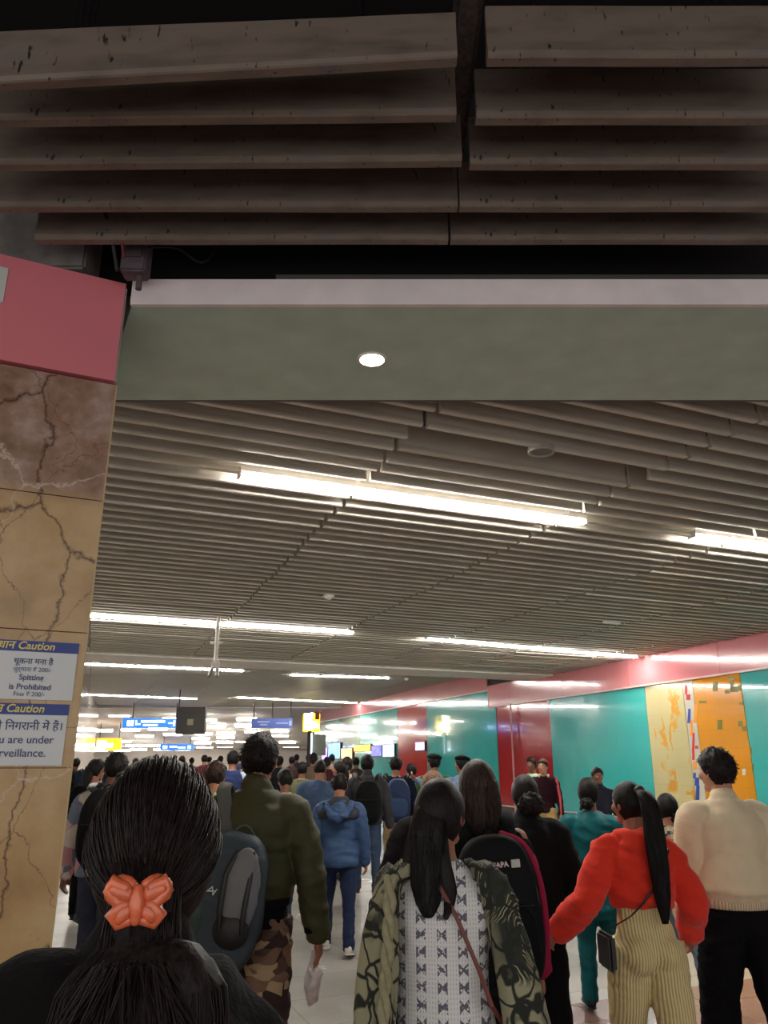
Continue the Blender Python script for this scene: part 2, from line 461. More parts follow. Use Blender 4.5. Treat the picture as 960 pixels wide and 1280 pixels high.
# local frame matrix for text on the pillar face: x to the right, y up, z towards viewer
RX = -PD; NZ = -PB
def sign_matrix(s, z, n=.0): 
    o = PP(s, n, z); m = Matrix.Identity(4)
    m.col[0] = (*RX, 0); m.col[1] = (0, 0, 1, 0); m.col[2] = (*NZ, 0); m.col[3] = (*o, 1)
    return m
M_signw = mat('white sign face', (214, 216, 216), .35, var=.02)
M_signb = mat('navy blue sign band', (36, 56, 140), .4, var=.03)
M_yel = mat('yellow lettering', (232, 214, 110), .5, var=0)
M_ink = mat('dark blue lettering', (70, 76, 120), .5, var=0)
def caution(name, label, z0, z1, s0, s1, head, rows):
    t = thing(name, label, 'sign')
    band = .036
    bm = BM(); pbox(bm, s0, s1, .001, .006, z0, z1-band); obj('sign_face', bm, M_signw, t)
    bm = BM(); pbox(bm, s0-.002, s1+.002, .001, .007, z1-band, z1); obj('header_band', bm, M_signb, t)
    text_obj('header_text', head, .036, M_yel, t, sign_matrix(s0+.075, z1-band+.008, .0082), 'RIGHT', shear=.18, bold=.0006)
    for (s, align, sz, sa, z, bo) in rows:
        text_obj('lettering', s, sz, M_ink, t, sign_matrix(sa, z, .0072), align, bold=bo)
    return t
# ------------------------------------------------------------------ caution signs
caution('caution_sign', 'upper white and blue caution sign about spitting on the marble pillar', CAMZ+.192, CAMZ+.386, .022, .40,
        'सावधान Caution', [('थूकना मना है', 'CENTER', .026, .158, CAMZ+.309, .0004), ('जुर्माना ₹ 200/-', 'CENTER', .020, .158, CAMZ+.284, 0),
                          ('Spitting', 'CENTER', .0255, .158, CAMZ+.256, .0005), ('is Prohibited', 'CENTER', .0255, .158, CAMZ+.225, .0005), ('Fine ₹ 200/-', 'CENTER', .020, .158, CAMZ+.203, 0)])
caution('caution_sign', 'lower white and blue caution sign about surveillance on the marble pillar', CAMZ-.018, CAMZ+.179, .030, .40,
        'सावधान Caution', [('आप कैमरे की िनगरानी में हैं।', 'RIGHT', .036, .040, CAMZ+.095, .0004), ('You are under', 'RIGHT', .035, .064, CAMZ+.052, .0003), ('surveillance.', 'RIGHT', .035, .083, CAMZ+.010, .0003)])

# concrete stub, junction box and cables above the pink panel
bm = BM(); box(bm, (-1.50, 2.70, 3.98), (.62, .16, 1.0), bev=.01)
tag(obj('concrete_column', bm, M_conc), 'rough grey concrete column end above the pink panel', 'column')
bm = BM(); box(bm, (0, 0, 0), (.10, .08, .2), bev=.008); box(bm, (0, -.045, .02), (.07, .01, .12), bev=.003); cyl(bm, (.02, 0, -.1), (.02, 0, -.16), .012)
o = obj('junction_box', bm, mat('dusty plum plastic', (96, 84, 92), .7, var=.3, vscale=20)); o.location = (-.985, 2.62, 3.54)
tag(o, 'small dusty grey electrical box among cables above the pink panel', 'electrical box')
for (pts, lb, c, r) in (([(-1.10, 2.42, 3.9), (-1.09, 2.45, 3.68), (-1.045, 2.48, 3.55), (-1.03, 2.55, 3.42)], 'black cable hanging beside the concrete column', (20, 18, 20), .008),
                        ([(-1.075, 2.4, 3.9), (-1.02, 2.46, 3.66), (-1.0, 2.48, 3.52), (-.99, 2.5, 3.44)], 'dark red cable hanging next to the grey electrical box', (110, 30, 40), .006),
                        ([(-.93, 2.6, 3.56), (-.84, 2.66, 3.60), (-.75, 2.7, 3.56), (-.70, 2.72, 3.64), (-.66, 2.7, 3.8)], 'thin drooping dark cable right of the electrical box', (40, 38, 38), .005)):
    bm = BM()
    P = [Vector(p) for p in pts]; pp = []
    for i in range(len(P)-1):
        for k in range(6):
            t = k/6; a = P[max(i-1, 0)]; b = P[i]; c_ = P[i+1]; d = P[min(i+2, len(P)-1)]
            pp.append(.5*((2*b) + (c_-a)*t + (2*a-5*b+4*c_-d)*t*t + (3*b-a-3*c_+d)*t**3))
    pp.append(P[-1]); tube(bm, pp, r, 8)
    tag(obj('cable', bm, mat('cable %d %d' % (c[0], c[1]), c, .6), smooth=True), lb, 'cable')

# ------------------------------------------------------------------ walls
WD = Vector((-.326, 1, 0)).normalized(); WN = Vector((-1, -.326, 0)).normalized()     # along right wall (away), into the room
def wpt(Y, z, n=0):
    return Vector((wall_rx(Y), Y, z)) + WN*n
def wall_y(px, py):
    r = ray(px, py); k = r.x/r.y
    return 9.85/(k + .326)
def wslab(bm, Y0, Y1, z0, z1, n0, n1):
    a, b = wpt(Y0, 0, n0), wpt(Y1, 0, n0); c, d = wpt(Y1, 0, n1), wpt(Y0, 0, n1)
    prism(bm, [(a.x, a.y), (b.x, b.y), (c.x, c.y), (d.x, d.y)], z0, z1)
bm = BM(); wslab(bm, -1, 42, 0, 4.3, -.3, -.02)
wr = struct('wall_right', bm, mat('dark backing wall', (60, 60, 60), .8))

def glass(name, color, extra=None):
    m, nt, b, tc = blank(name, .12)
    b.inputs['Coat Weight'].default_value = .6; b.inputs['Coat Roughness'].default_value = .03
    n = tex(nt, 'ShaderNodeTexNoise', tc.outputs['Object'], .8, Detail=2)
    c = rgb(color)
    r = ramp(nt, n.outputs['Fac'], [(.3, tuple(int(x*.96) for x in color)), (.7, tuple(min(255, int(x*1.03)) for x in color))])
    # faint seams of the small tiles behind the glass
    vec = mapping(nt, tc.outputs['Object'], rot=(0, 0, -math.atan2(WD.y, WD.x)))
    sep = nt.nodes.new('ShaderNodeSeparateXYZ'); nt.links.new(vec, sep.inputs[0])
    cmb = nt.nodes.new('ShaderNodeCombineXYZ'); nt.links.new(sep.outputs['X'], cmb.inputs['X']); nt.links.new(sep.outputs['Z'], cmb.inputs['Y'])
    br = tex(nt, 'ShaderNodeTexBrick', cmb.outputs[0], 1, **{'Mortar Size': .006, 'Brick Width': .3, 'Row Height': .3, 'offset': 0.0})
    br.inputs['Color1'].default_value = (1, 1, 1, 1); br.inputs['Color2'].default_value = (.97, .97, .97, 1); br.inputs['Mortar'].default_value = (.86, .86, .86, 1)
    out = mixc(nt, .6, r, br.outputs['Color'], 'MULTIPLY')
    if extra: out = extra(nt, out, cmb.outputs[0])
    nt.links.new(out, b.inputs['Base Color'])
    return m
def strokes(col, sc, th, warp=.6, stretch=(1, 1, 1)):
    def f(nt, c, vec):
        n0 = tex(nt, 'ShaderNodeTexNoise', vec, 2.2, Detail=3)
        v2 = mixc(nt, warp, vec, n0.outputs['Color'], 'ADD')
        n = tex(nt, 'ShaderNodeTexVoronoi', mapping(nt, v2, stretch), sc, feature='DISTANCE_TO_EDGE')
        n3 = tex(nt, 'ShaderNodeTexNoise', vec, 1.7, Detail=2)
        k = ramp(nt, n.outputs['Distance'], [(0, (255, 255, 255)), (th, (255, 255, 255)), (th*1.3, (0, 0, 0))])
        k2 = ramp(nt, n3.outputs['Fac'], [(.48, (0, 0, 0)), (.56, (255, 255, 255))])
        kk = mixc(nt, 1.0, k, k2, 'MULTIPLY')
        return mixc(nt, kk, c, rgb(col))
    return f
TEAL = (62, 184, 180)
M_teal = glass('teal glass cladding', TEAL); M_red = glass('deep red glass cladding', (176, 30, 36))
M_red2 = glass('bright red glass cladding', (205, 46, 42)); M_green = glass('green glass cladding', (50, 130, 72), strokes((60, 165, 60), 3, .05))
M_cream = glass('cream glass cladding', (206, 196, 146), strokes((218, 160, 66), 1.7, .07, .9, (1.6, .7, 1)))
M_orange = glass('orange glass cladding', (222, 150, 36))
M_greyt = glass('grey green glass cladding', (92, 128, 120))
ZF = CAMZ + 1.33          # underside of the near fascia
ZF2 = CAMZ + 1.78         # underside of the far fascia
YS = wall_y(613, 888)     # where near fascia ends
def skirt(Y): return .53 + (18.6 - Y)*.035 if Y < 18.6 else .53
def panel(px0, px1, m, lb, top, py=890):
    Y0 = wall_y(px0, py) if px0 < 990 else 8.0; Y1 = wall_y(px1, py)
    a, b = min(Y0, Y1)+.006, max(Y0, Y1)-.006
    bm = BM()
    P = [wpt(a, skirt(a), .0), wpt(b, skirt(b), .0), wpt(b, top, .0), wpt(a, top, .0)]
    vs = [bm.verts.new(p) for p in P]; vb = [bm.verts.new(p - WN*.012) for p in P]
    bm.faces.new(vs); bm.faces.new(list(reversed(vb)))
    for i in range(4): bm.faces.new((vs[i], vb[i], vb[(i+1) % 4], vs[(i+1) % 4]))
    o = obj('glass_panel', bm, m, wr, label=lb)
    return a, b
panel(992, 929, M_teal, 'teal glass panel right of the orange one', ZF+.05, 875)
orY = panel(929, 868, M_orange, 'orange glass panel with small green motifs', ZF+.05, 875)
whY = panel(868, 855, glass('white graphic strip', (206, 204, 190)), 'white strip with red, blue and orange marks', ZF+.05, 875)
panel(855, 807, M_cream, 'cream glass panel with orange brush strokes', ZF+.05, 875)
panel(807, 686, M_teal, 'wide teal glass panel behind the man in the dark jacket', ZF+.05, 875)
panel(686, 650, M_red, 'deep red glass panel', ZF+.05, 875)
panel(650, 620, M_red, 'deep red glass panel', ZF+.05, 875)
panel(620, 533, M_teal, 'teal glass panel between the two red ones', ZF2+.05, 890)
panel(533, 497, M_red2, 'bright red glass panel', ZF2+.05, 890)
panel(497, 450, M_teal, 'narrow far teal glass panel', ZF2+.05, 905)
panel(450, 424, M_green, 'green glass panel with light strokes', ZF2+.05, 905)
panel(424, 406, M_teal, 'narrow farthest teal glass panel', ZF2+.05, 905)
panel(406, 393, M_greyt, 'grey green glass panel at the wall end', ZF2+.05, 905)
# motifs on the orange panel and marks on the white strip (flat decals on the glass)
def decal(name, a, b, marks, lb, par):
    pass
M_olive = mat('olive green print', (120, 118, 30), .4, var=.2, vscale=30)
def wdecal(pts_px, m, name, lb=None, n=.004):
    bm = BM()
    for quadpx in pts_px:
        vs = []
        for (x, y) in quadpx:
            r = ray(x, y); Y = wall_y(x, y); k = Y/r.y
            vs.append(Vector((0, 0, CAMZ)) + r*k + WN*n)
        fv = [bm.verts.new(v) for v in vs]; bv = [bm.verts.new(v - WN*.003) for v in vs]
        bm.faces.new(fv); bm.faces.new(list(reversed(bv)))
        for i in range(len(fv)): bm.faces.new((fv[i], bv[i], bv[(i+1) % len(fv)], fv[(i+1) % len(fv)]))
    return obj(name, bm, m, wr, label=lb)
def rr(x, y, w, h, sk=0): return [(x+sk, y), (x+w+sk, y), (x+w+sk*.3+sk*.5, y+h), (x+sk*.5, y+h)]
wdecal([rr(891, 852, 6, 12), rr(897, 900, 6, 12), rr(910, 846, 8, 4), rr(913, 851, 4, 14), rr(914, 858, 9, 7), rr(906, 862, 6, 5), rr(923, 856, 4, 7), rr(874, 876, 9, 3), rr(923, 901, 5, 7), rr(928, 908, 5, 6), rr(924, 878, 6, 3), rr(938, 935, 2, 8), rr(940, 955, 2, 9)], M_olive, 'printed_motif', 'olive green printed motifs on the orange panel')
wdecal([rr(928, 961, 4, 8)], M_metalw, 'wall_socket', 'small white fitting on the orange panel')
wdecal([rr(856, 856, 2.5, 12, .5), rr(857.5, 868, 5, 7, .5), rr(864, 916, 2.5, 26, 2), rr(865, 942, 3, 8, .5), rr(869, 932, 4, 4)], mat('red print', (196, 44, 40), .4), 'printed_mark', 'red marks on the white strip')
wdecal([rr(858, 886, 3, 18, 2.5), rr(866, 966, 3, 7, 1), rr(868, 972, 5, 10, 1), rr(869, 982, 4, 18, 1.5)], mat('blue print', (36, 66, 150), .4), 'printed_mark', 'blue marks on the white strip')
wdecal([rr(862, 900, 3, 20, 1), rr(866, 952, 5, 10, .5), rr(866, 880, 4, 24, 2)], mat('orange print', (232, 150, 50), .4), 'printed_mark', 'orange marks on the white strip')

# granite plinth along the wall
bm = BM()
ys = [6, 9, 12, 15, 18.6, 24, 30, 41.9]
for a, b in zip(ys[:-1], ys[1:]):
    A = [wpt(a, 0, -.02), wpt(a, 0, .07), wpt(a, skirt(a)-.02, .07), wpt(a, skirt(a)-.02, -.02)]
    B = [wpt(b, 0, -.02), wpt(b, 0, .07), wpt(b, skirt(b)-.02, .07), wpt(b, skirt(b)-.02, -.02)]
    va = [bm.verts.new(p) for p in A]; vb = [bm.verts.new(p) for p in B]
    for i in range(4): bm.faces.new((va[i], va[(i+1) % 4], vb[(i+1) % 4], vb[i]))
    bm.faces.new(va); bm.faces.new(list(reversed(vb)))
struct('baseboard_right', bm, mat('dark brown grey granite', (78, 68, 64), .25, var=.4, vscale=90))
bm = BM()
for a, b in zip(ys[:-1], ys[1:]):
    A = [wpt(a, skirt(a)-.02, .09), wpt(a, skirt(a), .09), wpt(a, skirt(a), 0.001), wpt(a, skirt(a)-.02, 0.001)]
    B = [wpt(b, skirt(b)-.02, .09), wpt(b, skirt(b), .09), wpt(b, skirt(b), 0.001), wpt(b, skirt(b)-.02, 0.001)]
    va = [bm.verts.new(p) for p in A]; vb = [bm.verts.new(p) for p in B]
    for i in range(4): bm.faces.new((va[i], va[(i+1) % 4], vb[(i+1) % 4], vb[i]))
    bm.faces.new(va); bm.faces.new(list(reversed(vb)))
struct('trim_7', bm, M_trim)

# fascias
def fascia(name, Ya, Yb, z0, z1, lb, step=2.4):
    t = thing(name, lb, 'fascia')
    Y = Ya
    while Y < Yb - .05:
        Y2 = min(Y+step, Yb)
        bm = BM(); wslab(bm, Y+.004, Y2-.004, z0+.03, z1, .0, .05)
        obj('pink_panel', bm, M_pink, t)
        Y = Y2
    bm = BM(); wslab(bm, Ya, Yb, z0, z0+.03, -.01, .06); obj('bottom_rail', bm, mat('pale pink rail', (226, 190, 182), .3), t)
    bm = BM(); wslab(bm, Yb, Yb+.02, z0, z1, -.01, .06); obj('end_cap', bm, mat('pale pink rail', (226, 190, 182), .3), t)
    return t
fascia('wall_fascia', 1.0, YS, ZF, CEIL+.04, 'glossy pink fascia band above the cream and orange wall panels')
fascia('wall_fascia', YS+.05, 41.8, ZF2, FARC+.1, 'farther and higher glossy pink fascia band beyond the cross beam', 3.2)

# left wall: white glossy panels
M_lw = glass('white glossy wall panel', (214, 206, 198))
bm = BM()
for i in range(11):
    Y0 = 3.2 + i*3; Y1 = Y0+2.985
    if Y1 > 36: Y1 = 36
    for z0, z1 in ((.1, 1.35), (1.355, 2.6), (2.605, 4.2)):
        prism(bm, [(wall_lx(Y0), Y0), (wall_lx(Y1), Y1), (wall_lx(Y1)-.2, Y1), (wall_lx(Y0)-.2, Y0)], z0, z1)
prism(bm, [(wall_lx(3.2)-.01, 3.2), (wall_lx(36)-.01, 36), (wall_lx(36)-.25, 36), (wall_lx(3.2)-.25, 3.2)], 0, 4.3)
struct('wall_left', bm, M_lw)

# far hall: sloping ceiling, side walls, back wall
prof = [(36.9, 3.98), (42, 3.85), (46, 3.56), (50, 3.42), (54, 3.2), (58, 2.87), (62, 2.55), (66, 2.45)]
bm = BM()
for (a, za), (b, zb) in zip(prof[:-1], prof[1:]):
    vs = [(-40, a, za), (6, a, za), (6, b, zb), (-40, b, zb)]
    lo = [bm.verts.new(p) for p in vs]; hi = [bm.verts.new((p[0], p[1], p[2]+.15)) for p in vs]
    bm.faces.new(lo); bm.faces.new(list(reversed(hi)))
    for i in range(4): bm.faces.new((lo[i], lo[(i+1) % 4], hi[(i+1) % 4], hi[i]))
struct('ceiling_hall', bm, mat('pale hall ceiling', (222, 214, 206), .6))
bm = BM(); prism(bm, [(-40, 66), (6, 66), (6, 66.2), (-40, 66.2)], 0, 4.5); struct('wall_back', bm, mat('pale hall wall', (205, 196, 188), .5, var=.12, vscale=.5))
bm = BM(); prism(bm, [(-40.2, 36), (-40, 36), (-40, 66), (-40.2, 66)], 0, 5); struct('wall_hall_left', bm, mat('pale hall wall', (205, 196, 188)))
bm = BM(); prism(bm, [(6, 42), (6.2, 42), (6.2, 66), (6, 66)], 0, 5); prism(bm, [(wall_rx(42), 42), (6.2, 42), (6.2, 42.2), (wall_rx(42), 42.2)], 0, 4.4); struct('wall_hall_right', bm, M_greyt)
bm = BM(); prism(bm, [(-40, 36), (wall_lx(36)-.2, 36), (wall_lx(36)-.2, 36.2), (-40, 36.2)], 0, 4.9); struct('wall_hall_front', bm, M_lw)

# ------------------------------------------------------------------ ceiling lights
def light_fixture(pa, pb, z, label, name='ceiling_light', tubes=2, w=.10, tm=None, seg=1.5):
    A = at_z(*pa, z) if len(pa) == 2 else Vector((*pa[:2], z)); B = at_z(*pb, z) if len(pb) == 2 else Vector((*pb[:2], z))
    A.z = B.z = z
    L = (B-A).length; mid = (A+B)/2; ang = math.atan2(B.y-A.y, B.x-A.x)
    t = thing(name, label, 'ceiling light', mid, ang)
    bm = BM(); box(bm, (0, 0, .045), (L+.02, w, .035), bev=.004); box(bm, (L/2+.005, 0, .02), (.012, w*.9, .05)); box(bm, (-L/2-.005, 0, .02), (.012, w*.9, .05))
    obj('housing', bm, M_metalw, t)
    n = max(1, round(L/seg)); l = L/n
    for i in range(n):
        for s in ([-1, 1] if tubes == 2 else [0]):
            bm = BM(); xo = -L/2 + l*i
            cyl(bm, (xo+.015, s*w*.27, .008), (xo+l-.015, s*w*.27, .008), .016 if tubes == 2 else w*.3, 10)
            obj('tube', bm, tm or M_tube, t, smooth=True)
    return t
ZL = CEIL - .02
light_fixture((300, 596), (729, 655), ZL, 'nearest long twin tube light under the baffle ceiling, left of the frame centre right edge')['label'] = 'nearest long twin tube ceiling light, in the middle just beyond the soffit'
light_fixture((866, 672), (1200, 718), ZL, 'long tube ceiling light cut by the right border, in line with the nearest one')
light_fixture((60, 767), (441, 792), ZL, 'long tube ceiling light starting behind the marble pillar with the white pole in front')
light_fixture((533, 799), (795, 822), ZL, 'long tube ceiling light ending above the right pink fascia')
ZL2 = FARC - .02
light_fixture((70, 829), (304, 839), ZL2, 'left tube ceiling light just beyond the cross beam')
light_fixture((364, 844), (486, 848), ZL2, 'right tube ceiling light just beyond the cross beam', tubes=2)
light_fixture((70, 867), (246, 874), ZL2, 'left tube ceiling light in the row before the far hall')
light_fixture((296, 872), (446, 879), ZL2, 'right tube ceiling light in the row before the far hall')
# small hall lamps far away
proto = None
zrow = {42: 3.70, 46: 3.46, 50: 3.32, 54: 3.10, 58: 2.77, 62: 2.49}
rowsx = {42: [(148, 893), (215, 898), (258, 899), (308, 898)], 46: [(130, 912), (164, 911), (198, 910), (271, 907), (305, 906)],
         50: [(182, 919), (217, 917), (255, 916), (283, 915), (318, 914), (350, 913)], 54: [(155, 926), (252, 922), (283, 921), (350, 919)],
         58: [(141, 930), (170, 931), (192, 931), (255, 928), (282, 927), (306, 926), (360, 927)], 62: [(128, 937), (156, 937), (176, 936), (205, 936), (231, 936), (258, 933), (283, 932), (365, 932)]}
for Y, zz in zrow.items():
    for (px, py) in rowsx[Y]:
        r = ray(px, 905); X = r.x/r.y*Y
        if proto is None:
            bm = BM(); box(bm, (0, 0, .03), (1.16, .34, .03), bev=.005)
            h = obj('ceiling_light', bm, M_metalw)
            bm = BM(); box(bm, (0, 0, -.05), (1.1, .3, .14), bev=.025); tt = obj('diffuser', bm, M_tubef, h)
            proto = h; o = h
        else:
            o = proto.copy(); COL.objects.link(o)
            for ch in list(proto.children):
                c2 = ch.copy(); COL.objects.link(c2); c2.parent = o
        k = 0
        rz = ray(px, py); z = CAMZ + rz.z/rz.y*Y
        o.location = (X, Y, z); 
        s = {42: .93, 46: .95, 50: 1.0, 54: 1.05, 58: 1.05, 62: 1.1}[Y]; o.scale = (s, .9, 1)
        tag(o, 'short bright lamp among the many over the far hall', 'ceiling light', 'short bright lamps over the far hall')

# ------------------------------------------------------------------ things on the ceiling
def ring_fit(px, py, z, r, label, m, inner):
    p = at_z(px, py, z)
    t = thing('recessed_downlight', label, 'light', p)
    bm = BM(); n = 32
    prof = [(r*.80, .0), (r*.86, -.006), (r*.97, -.006), (r, .0), (r, .03), (r*.8, .03)]
    prev = None; first = None
    for k in range(n):
        a = 2*PI*k/n
        vs = [bm.verts.new((x*math.cos(a), x*math.sin(a), zz)) for x, zz in prof]
        if prev:
            for i in range(len(vs)): bm.faces.new((prev[i], prev[(i+1) % 6], vs[(i+1) % 6], vs[i]))
        else: first = vs
        prev = vs
    for i in range(6): bm.faces.new((prev[i], prev[(i+1) % 6], first[(i+1) % 6], first[i]))
    obj('bezel', bm, m, t, smooth=False)
    bm = BM(); cyl(bm, (0, 0, .004), (0, 0, .02), r*.82, 32); obj('lens', bm, inner, t)
ring_fit(677, 565, CEIL-.01, .085, 'unlit round downlight by the missing ceiling baffle', mat('grey bezel', (170, 165, 155), .5), mat('grey lens', (120, 116, 108), .5))
for (px, py, z, r, lb) in ((411, 744, CEIL, .07, 'small round detector on the baffle ceiling left of centre'), (401, 843, FARC-.03, .10, 'small white dome on the cross beam near the white pole'), (508, 848, CEIL-.04, .06, 'small white detector at the right end of the cross beam')):
    p = at_z(px, py, z); bm = BM(); cyl(bm, (0, 0, 0), (0, 0, -.02), r, 24); ball(bm, (0, 0, -.02), (r*.7, r*.7, .035), 2)
    o = obj('smoke_detector', bm, M_metalw, smooth=False); o.location = p; tag(o, lb, 'detector')
p = at_z(765, 777, CEIL); bm = BM(); box(bm, (0, 0, -.01), (.26, .10, .03), bev=.006); box(bm, (0, 0, -.028), (.2, .06, .01), bev=.003)
o = obj('emergency_light', bm, M_metalw); o.location = p; o.rotation_euler = (0, 0, .4); tag(o, 'small flat white fitting on the baffle ceiling at right', 'light fitting')
# white pendant pole carrying two small cameras
p = at_z(273, 772, CEIL)
t = thing('camera_pole', 'white pole hanging from the ceiling with a collar and camera mount', 'camera mount', p)
bm = BM(); cyl(bm, (0, 0, .1), (0, 0, -.62), .026, 16); obj('pole', bm, M_metalw, t, smooth=False)
bm = BM(); cyl(bm, (0, 0, -.335), (0, 0, -.365), .036, 16); cyl(bm, (-.085, 0, -.35), (.085, 0, -.35), .018, 12); obj('collar', bm, M_metalw, t)
bm = BM(); box(bm, (0, 0, -.63), (.11, .09, .10), bev=.02); cyl(bm, (-.03, -.02, -.66), (-.05, -.06, -.76), .016); cyl(bm, (.03, -.02, -.66), (.04, -.06, -.76), .016); obj('mount_block', bm, M_metalw, t)
for s in (-1, 1):
    bm = BM(); cyl(bm, (s*.035, -.02, -.70), (s*.05, -.09, -.80), .026, 14); cyl(bm, (s*.05, -.09, -.80), (s*.053, -.10, -.815), .020, 14)
    obj('camera', bm, mat('grey camera body', (150, 142, 136), .4), t)

# ------------------------------------------------------------------ hanging signs in the distance
def hang_sign(name, label, x0, y0, x1, y1, Y, m, rods=(0.2, .8), thick=.12, cat='sign', ztop=None):
    a = at_y(x0, y1, Y); b = at_y(x1, y0, Y)
    c = (a+b)/2; t = thing(name, label, cat, (c.x, Y, c.z)); w = b.x-a.x; h = b.z-a.z
    bm = BM(); box(bm, (0, 0, 0), (w, thick, h), bev=.01); obj('sign_case', bm, m, t)
    zt = (ztop or 3.95) - c.z
    for f in rods:
        bm = BM(); cyl(bm, ((f-.5)*w, 0, h/2-.01), ((f-.5)*w, 0, zt), .02, 8); obj('hanger_rod', bm, mat('dark rod', (50, 50, 48), .6), t)
    return t, w, h, thick
M_blue = mat('lit blue sign', (30, 96, 214), .4, var=.05, emit=1.0)
M_blued = mat('unlit blue sign', (60, 84, 160), .4)
M_wlit = mat('lit white sign marks', (236, 244, 255), .4, var=0, emit=1.6)
def marks(t, h, th, spec, m=M_wlit, name='sign_marks'):
    bm = BM()
    for (x, z, w_, h_) in spec: box(bm, (x, -th/2-.004, z), (w_, .01, h_), bev=.0)
    return obj(name, bm, m, t)
t, w_, h_, th = hang_sign('direction_sign', 'long lit blue direction sign with white pictograms and lettering', 153, 898, 232, 910, 33.5, M_blue, (.15, .85))
marks(t, h_, th, [(-.40*w_, 0, .13, .22), (-.34*w_, 0, .10, .24), (-.28*w_, .02, .05, .2), (-.24*w_, -.04, .16, .06), (-.05*w_, .07, .8, .09), (-.05*w_, -.08, .6, .07), (.12*w_, .07, .3, .09),
                  (.27*w_, 0, .16, .05), (.33*w_, .0, .07, .22), (.39*w_, -.02, .14, .18), (.45*w_, 0, .07, .24), (.47*w_, .05, .12, .04)])
t, w_, h_, th = hang_sign('display_box', 'dark grey hanging screen case with a small pale square', 220, 884, 258, 918, 27, mat('dark grey case', (84, 80, 76), .5), (.03,), thick=.25, ztop=4.2)
bm = BM(); box(bm, (-.0*w_, -.13, -.05), (.2, .02, .2), bev=.004); obj('pale_plate', bm, mat('pale plate', (180, 176, 150), .5), t)
t, w_, h_, th = hang_sign('direction_sign', 'long unlit dull blue hanging sign above the camouflage man', 314, 898, 366, 910, 33, M_blued, (.05, .5, .95))
marks(t, h_, th, [(-.2*w_, .05, .5, .05), (-.2*w_, -.06, .3, .05), (.25*w_, .0, .5, .05), (.45*w_, 0, .1, .2)], mat('dull white marks', (150, 160, 190), .5))
t, w_, h_, th = hang_sign('direction_sign', 'lower farther lit blue sign in the hall distance', 200, 930, 242, 938, 55, M_blue, (.1, .9), ztop=3.2)
marks(t, h_, th, [(-.35*w_, 0, .3, .2), (-.1*w_, .03, .5, .1), (.15*w_, -.03, .5, .1), (.38*w_, 0, .2, .2)])
t, w_, h_, th = hang_sign('shop_sign', 'lit yellow and white sign low at the left of the far hall', 120, 923, 152, 938, 45, mat('lit amber sign', (255, 186, 30), .4, var=0, emit=2.0), (.1, .9), ztop=3.7)
marks(t, h_, th, [(-.28*w_, -.0, .5, .4), (.0, -.06, .5, .25), (-.35*w_, -.22, .6, .14)])
# glowing yellow kiosk totem
c = at_y(389, 915, 30)
t = thing('kiosk_totem', 'glowing yellow and white illuminated sign on a dark post at the wall end', 'lit sign', (c.x, 30, 0))
bm = BM(); box(bm, (-.05, 0, 1.45), (.16, .16, 2.9), bev=.01); box(bm, (-.05, 0, .02), (.6, .5, .04)); obj('post', bm, M_black, t)
M_ylit = mat('lit yellow acrylic', (255, 214, 30), .4, var=0, emit=2); M_wl2 = mat('lit white acrylic', (255, 252, 235), .4, var=0, emit=4)
bm = BM(); box(bm, (0, 0, 2.95), (.62, .16, .66), bev=.02); obj('sign_box', bm, M_ylit, t)
bm = BM()
for (x, z, a, b_) in ((-.17, 3.02, .17, .5), (-.05, 3.08, .1, .36), (.02, 3.2, .08, .22), (.03, 2.85, .16, .3), (-.1, 2.78, .3, .2), (.17, 2.88, .1, .2), (.24, 2.82, .08, .16)): box(bm, (x, -.085, z), (a, .02, b_), bev=.01)
obj('lit_lettering', bm, M_wl2, t)
bm = BM(); box(bm, (.22, 0, 3.2), (.16, .2, .3), bev=.01); obj('side_panel', bm, mat('rust red sign edge', (170, 70, 50), .5), t)
bm = BM(); box(bm, (.03, -.1, 2.2), (.05, .03, .75)); obj('light_strip', bm, M_wlit, t)
bm = BM(); box(bm, (.30, 0, 2.15), (.5, .1, .75), bev=.01); obj('poster_case', bm, mat('grey green poster', (140, 150, 136), .4), t)

# glowing slabs on the far right wall imitate screens reflected in its glass
def screen(px, py, wpx, hpx, c, lb, em=1.6):  # one reflected screen, its light put in as an emissive slab
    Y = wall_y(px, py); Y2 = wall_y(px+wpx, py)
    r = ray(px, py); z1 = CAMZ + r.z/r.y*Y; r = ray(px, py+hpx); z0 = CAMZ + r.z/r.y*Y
    t = thing('screen_reflection', lb, 'screen reflection', wpt((Y+Y2)/2, (z0+z1)/2, .03))
    bm = BM(); wslab(bm, Y2, Y, z0, z1, .004, .06); obj('reflection_back', bm, M_black, t)
    bm = BM(); wslab(bm, Y2+.03, Y-.03, z0+.03, z1-.03, .06, .066); obj('reflection_glow', bm, mat('glowing reflection %s' % str(c), c, .4, var=.45, vscale=5, emit=em), t)
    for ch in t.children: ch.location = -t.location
screen(404, 934, 7, 16, (170, 120, 220), 'violet glow patch imitating a screen reflection closest to the kiosk')
screen(412, 929, 15, 20, (90, 150, 240), 'pale blue glow patch imitating a screen reflection near the wall end')
screen(428, 935, 14, 14, (240, 140, 90), 'orange and violet glow patch imitating a screen reflection', 2)
screen(444, 931, 21, 9, (250, 160, 40), 'amber glow patch imitating a screen reflection on the far teal panel', 2)
screen(466, 932, 13, 14, (80, 80, 180), 'deep blue glow patch imitating a screen reflection with dark stripe')
screen(480, 930, 15, 17, (140, 180, 250), 'pale blue glow patch imitating a screen reflection left of the red panel')
screen(521, 927, 12, 12, (190, 150, 250), 'violet glow patch imitating a screen reflection by the bright red panel')

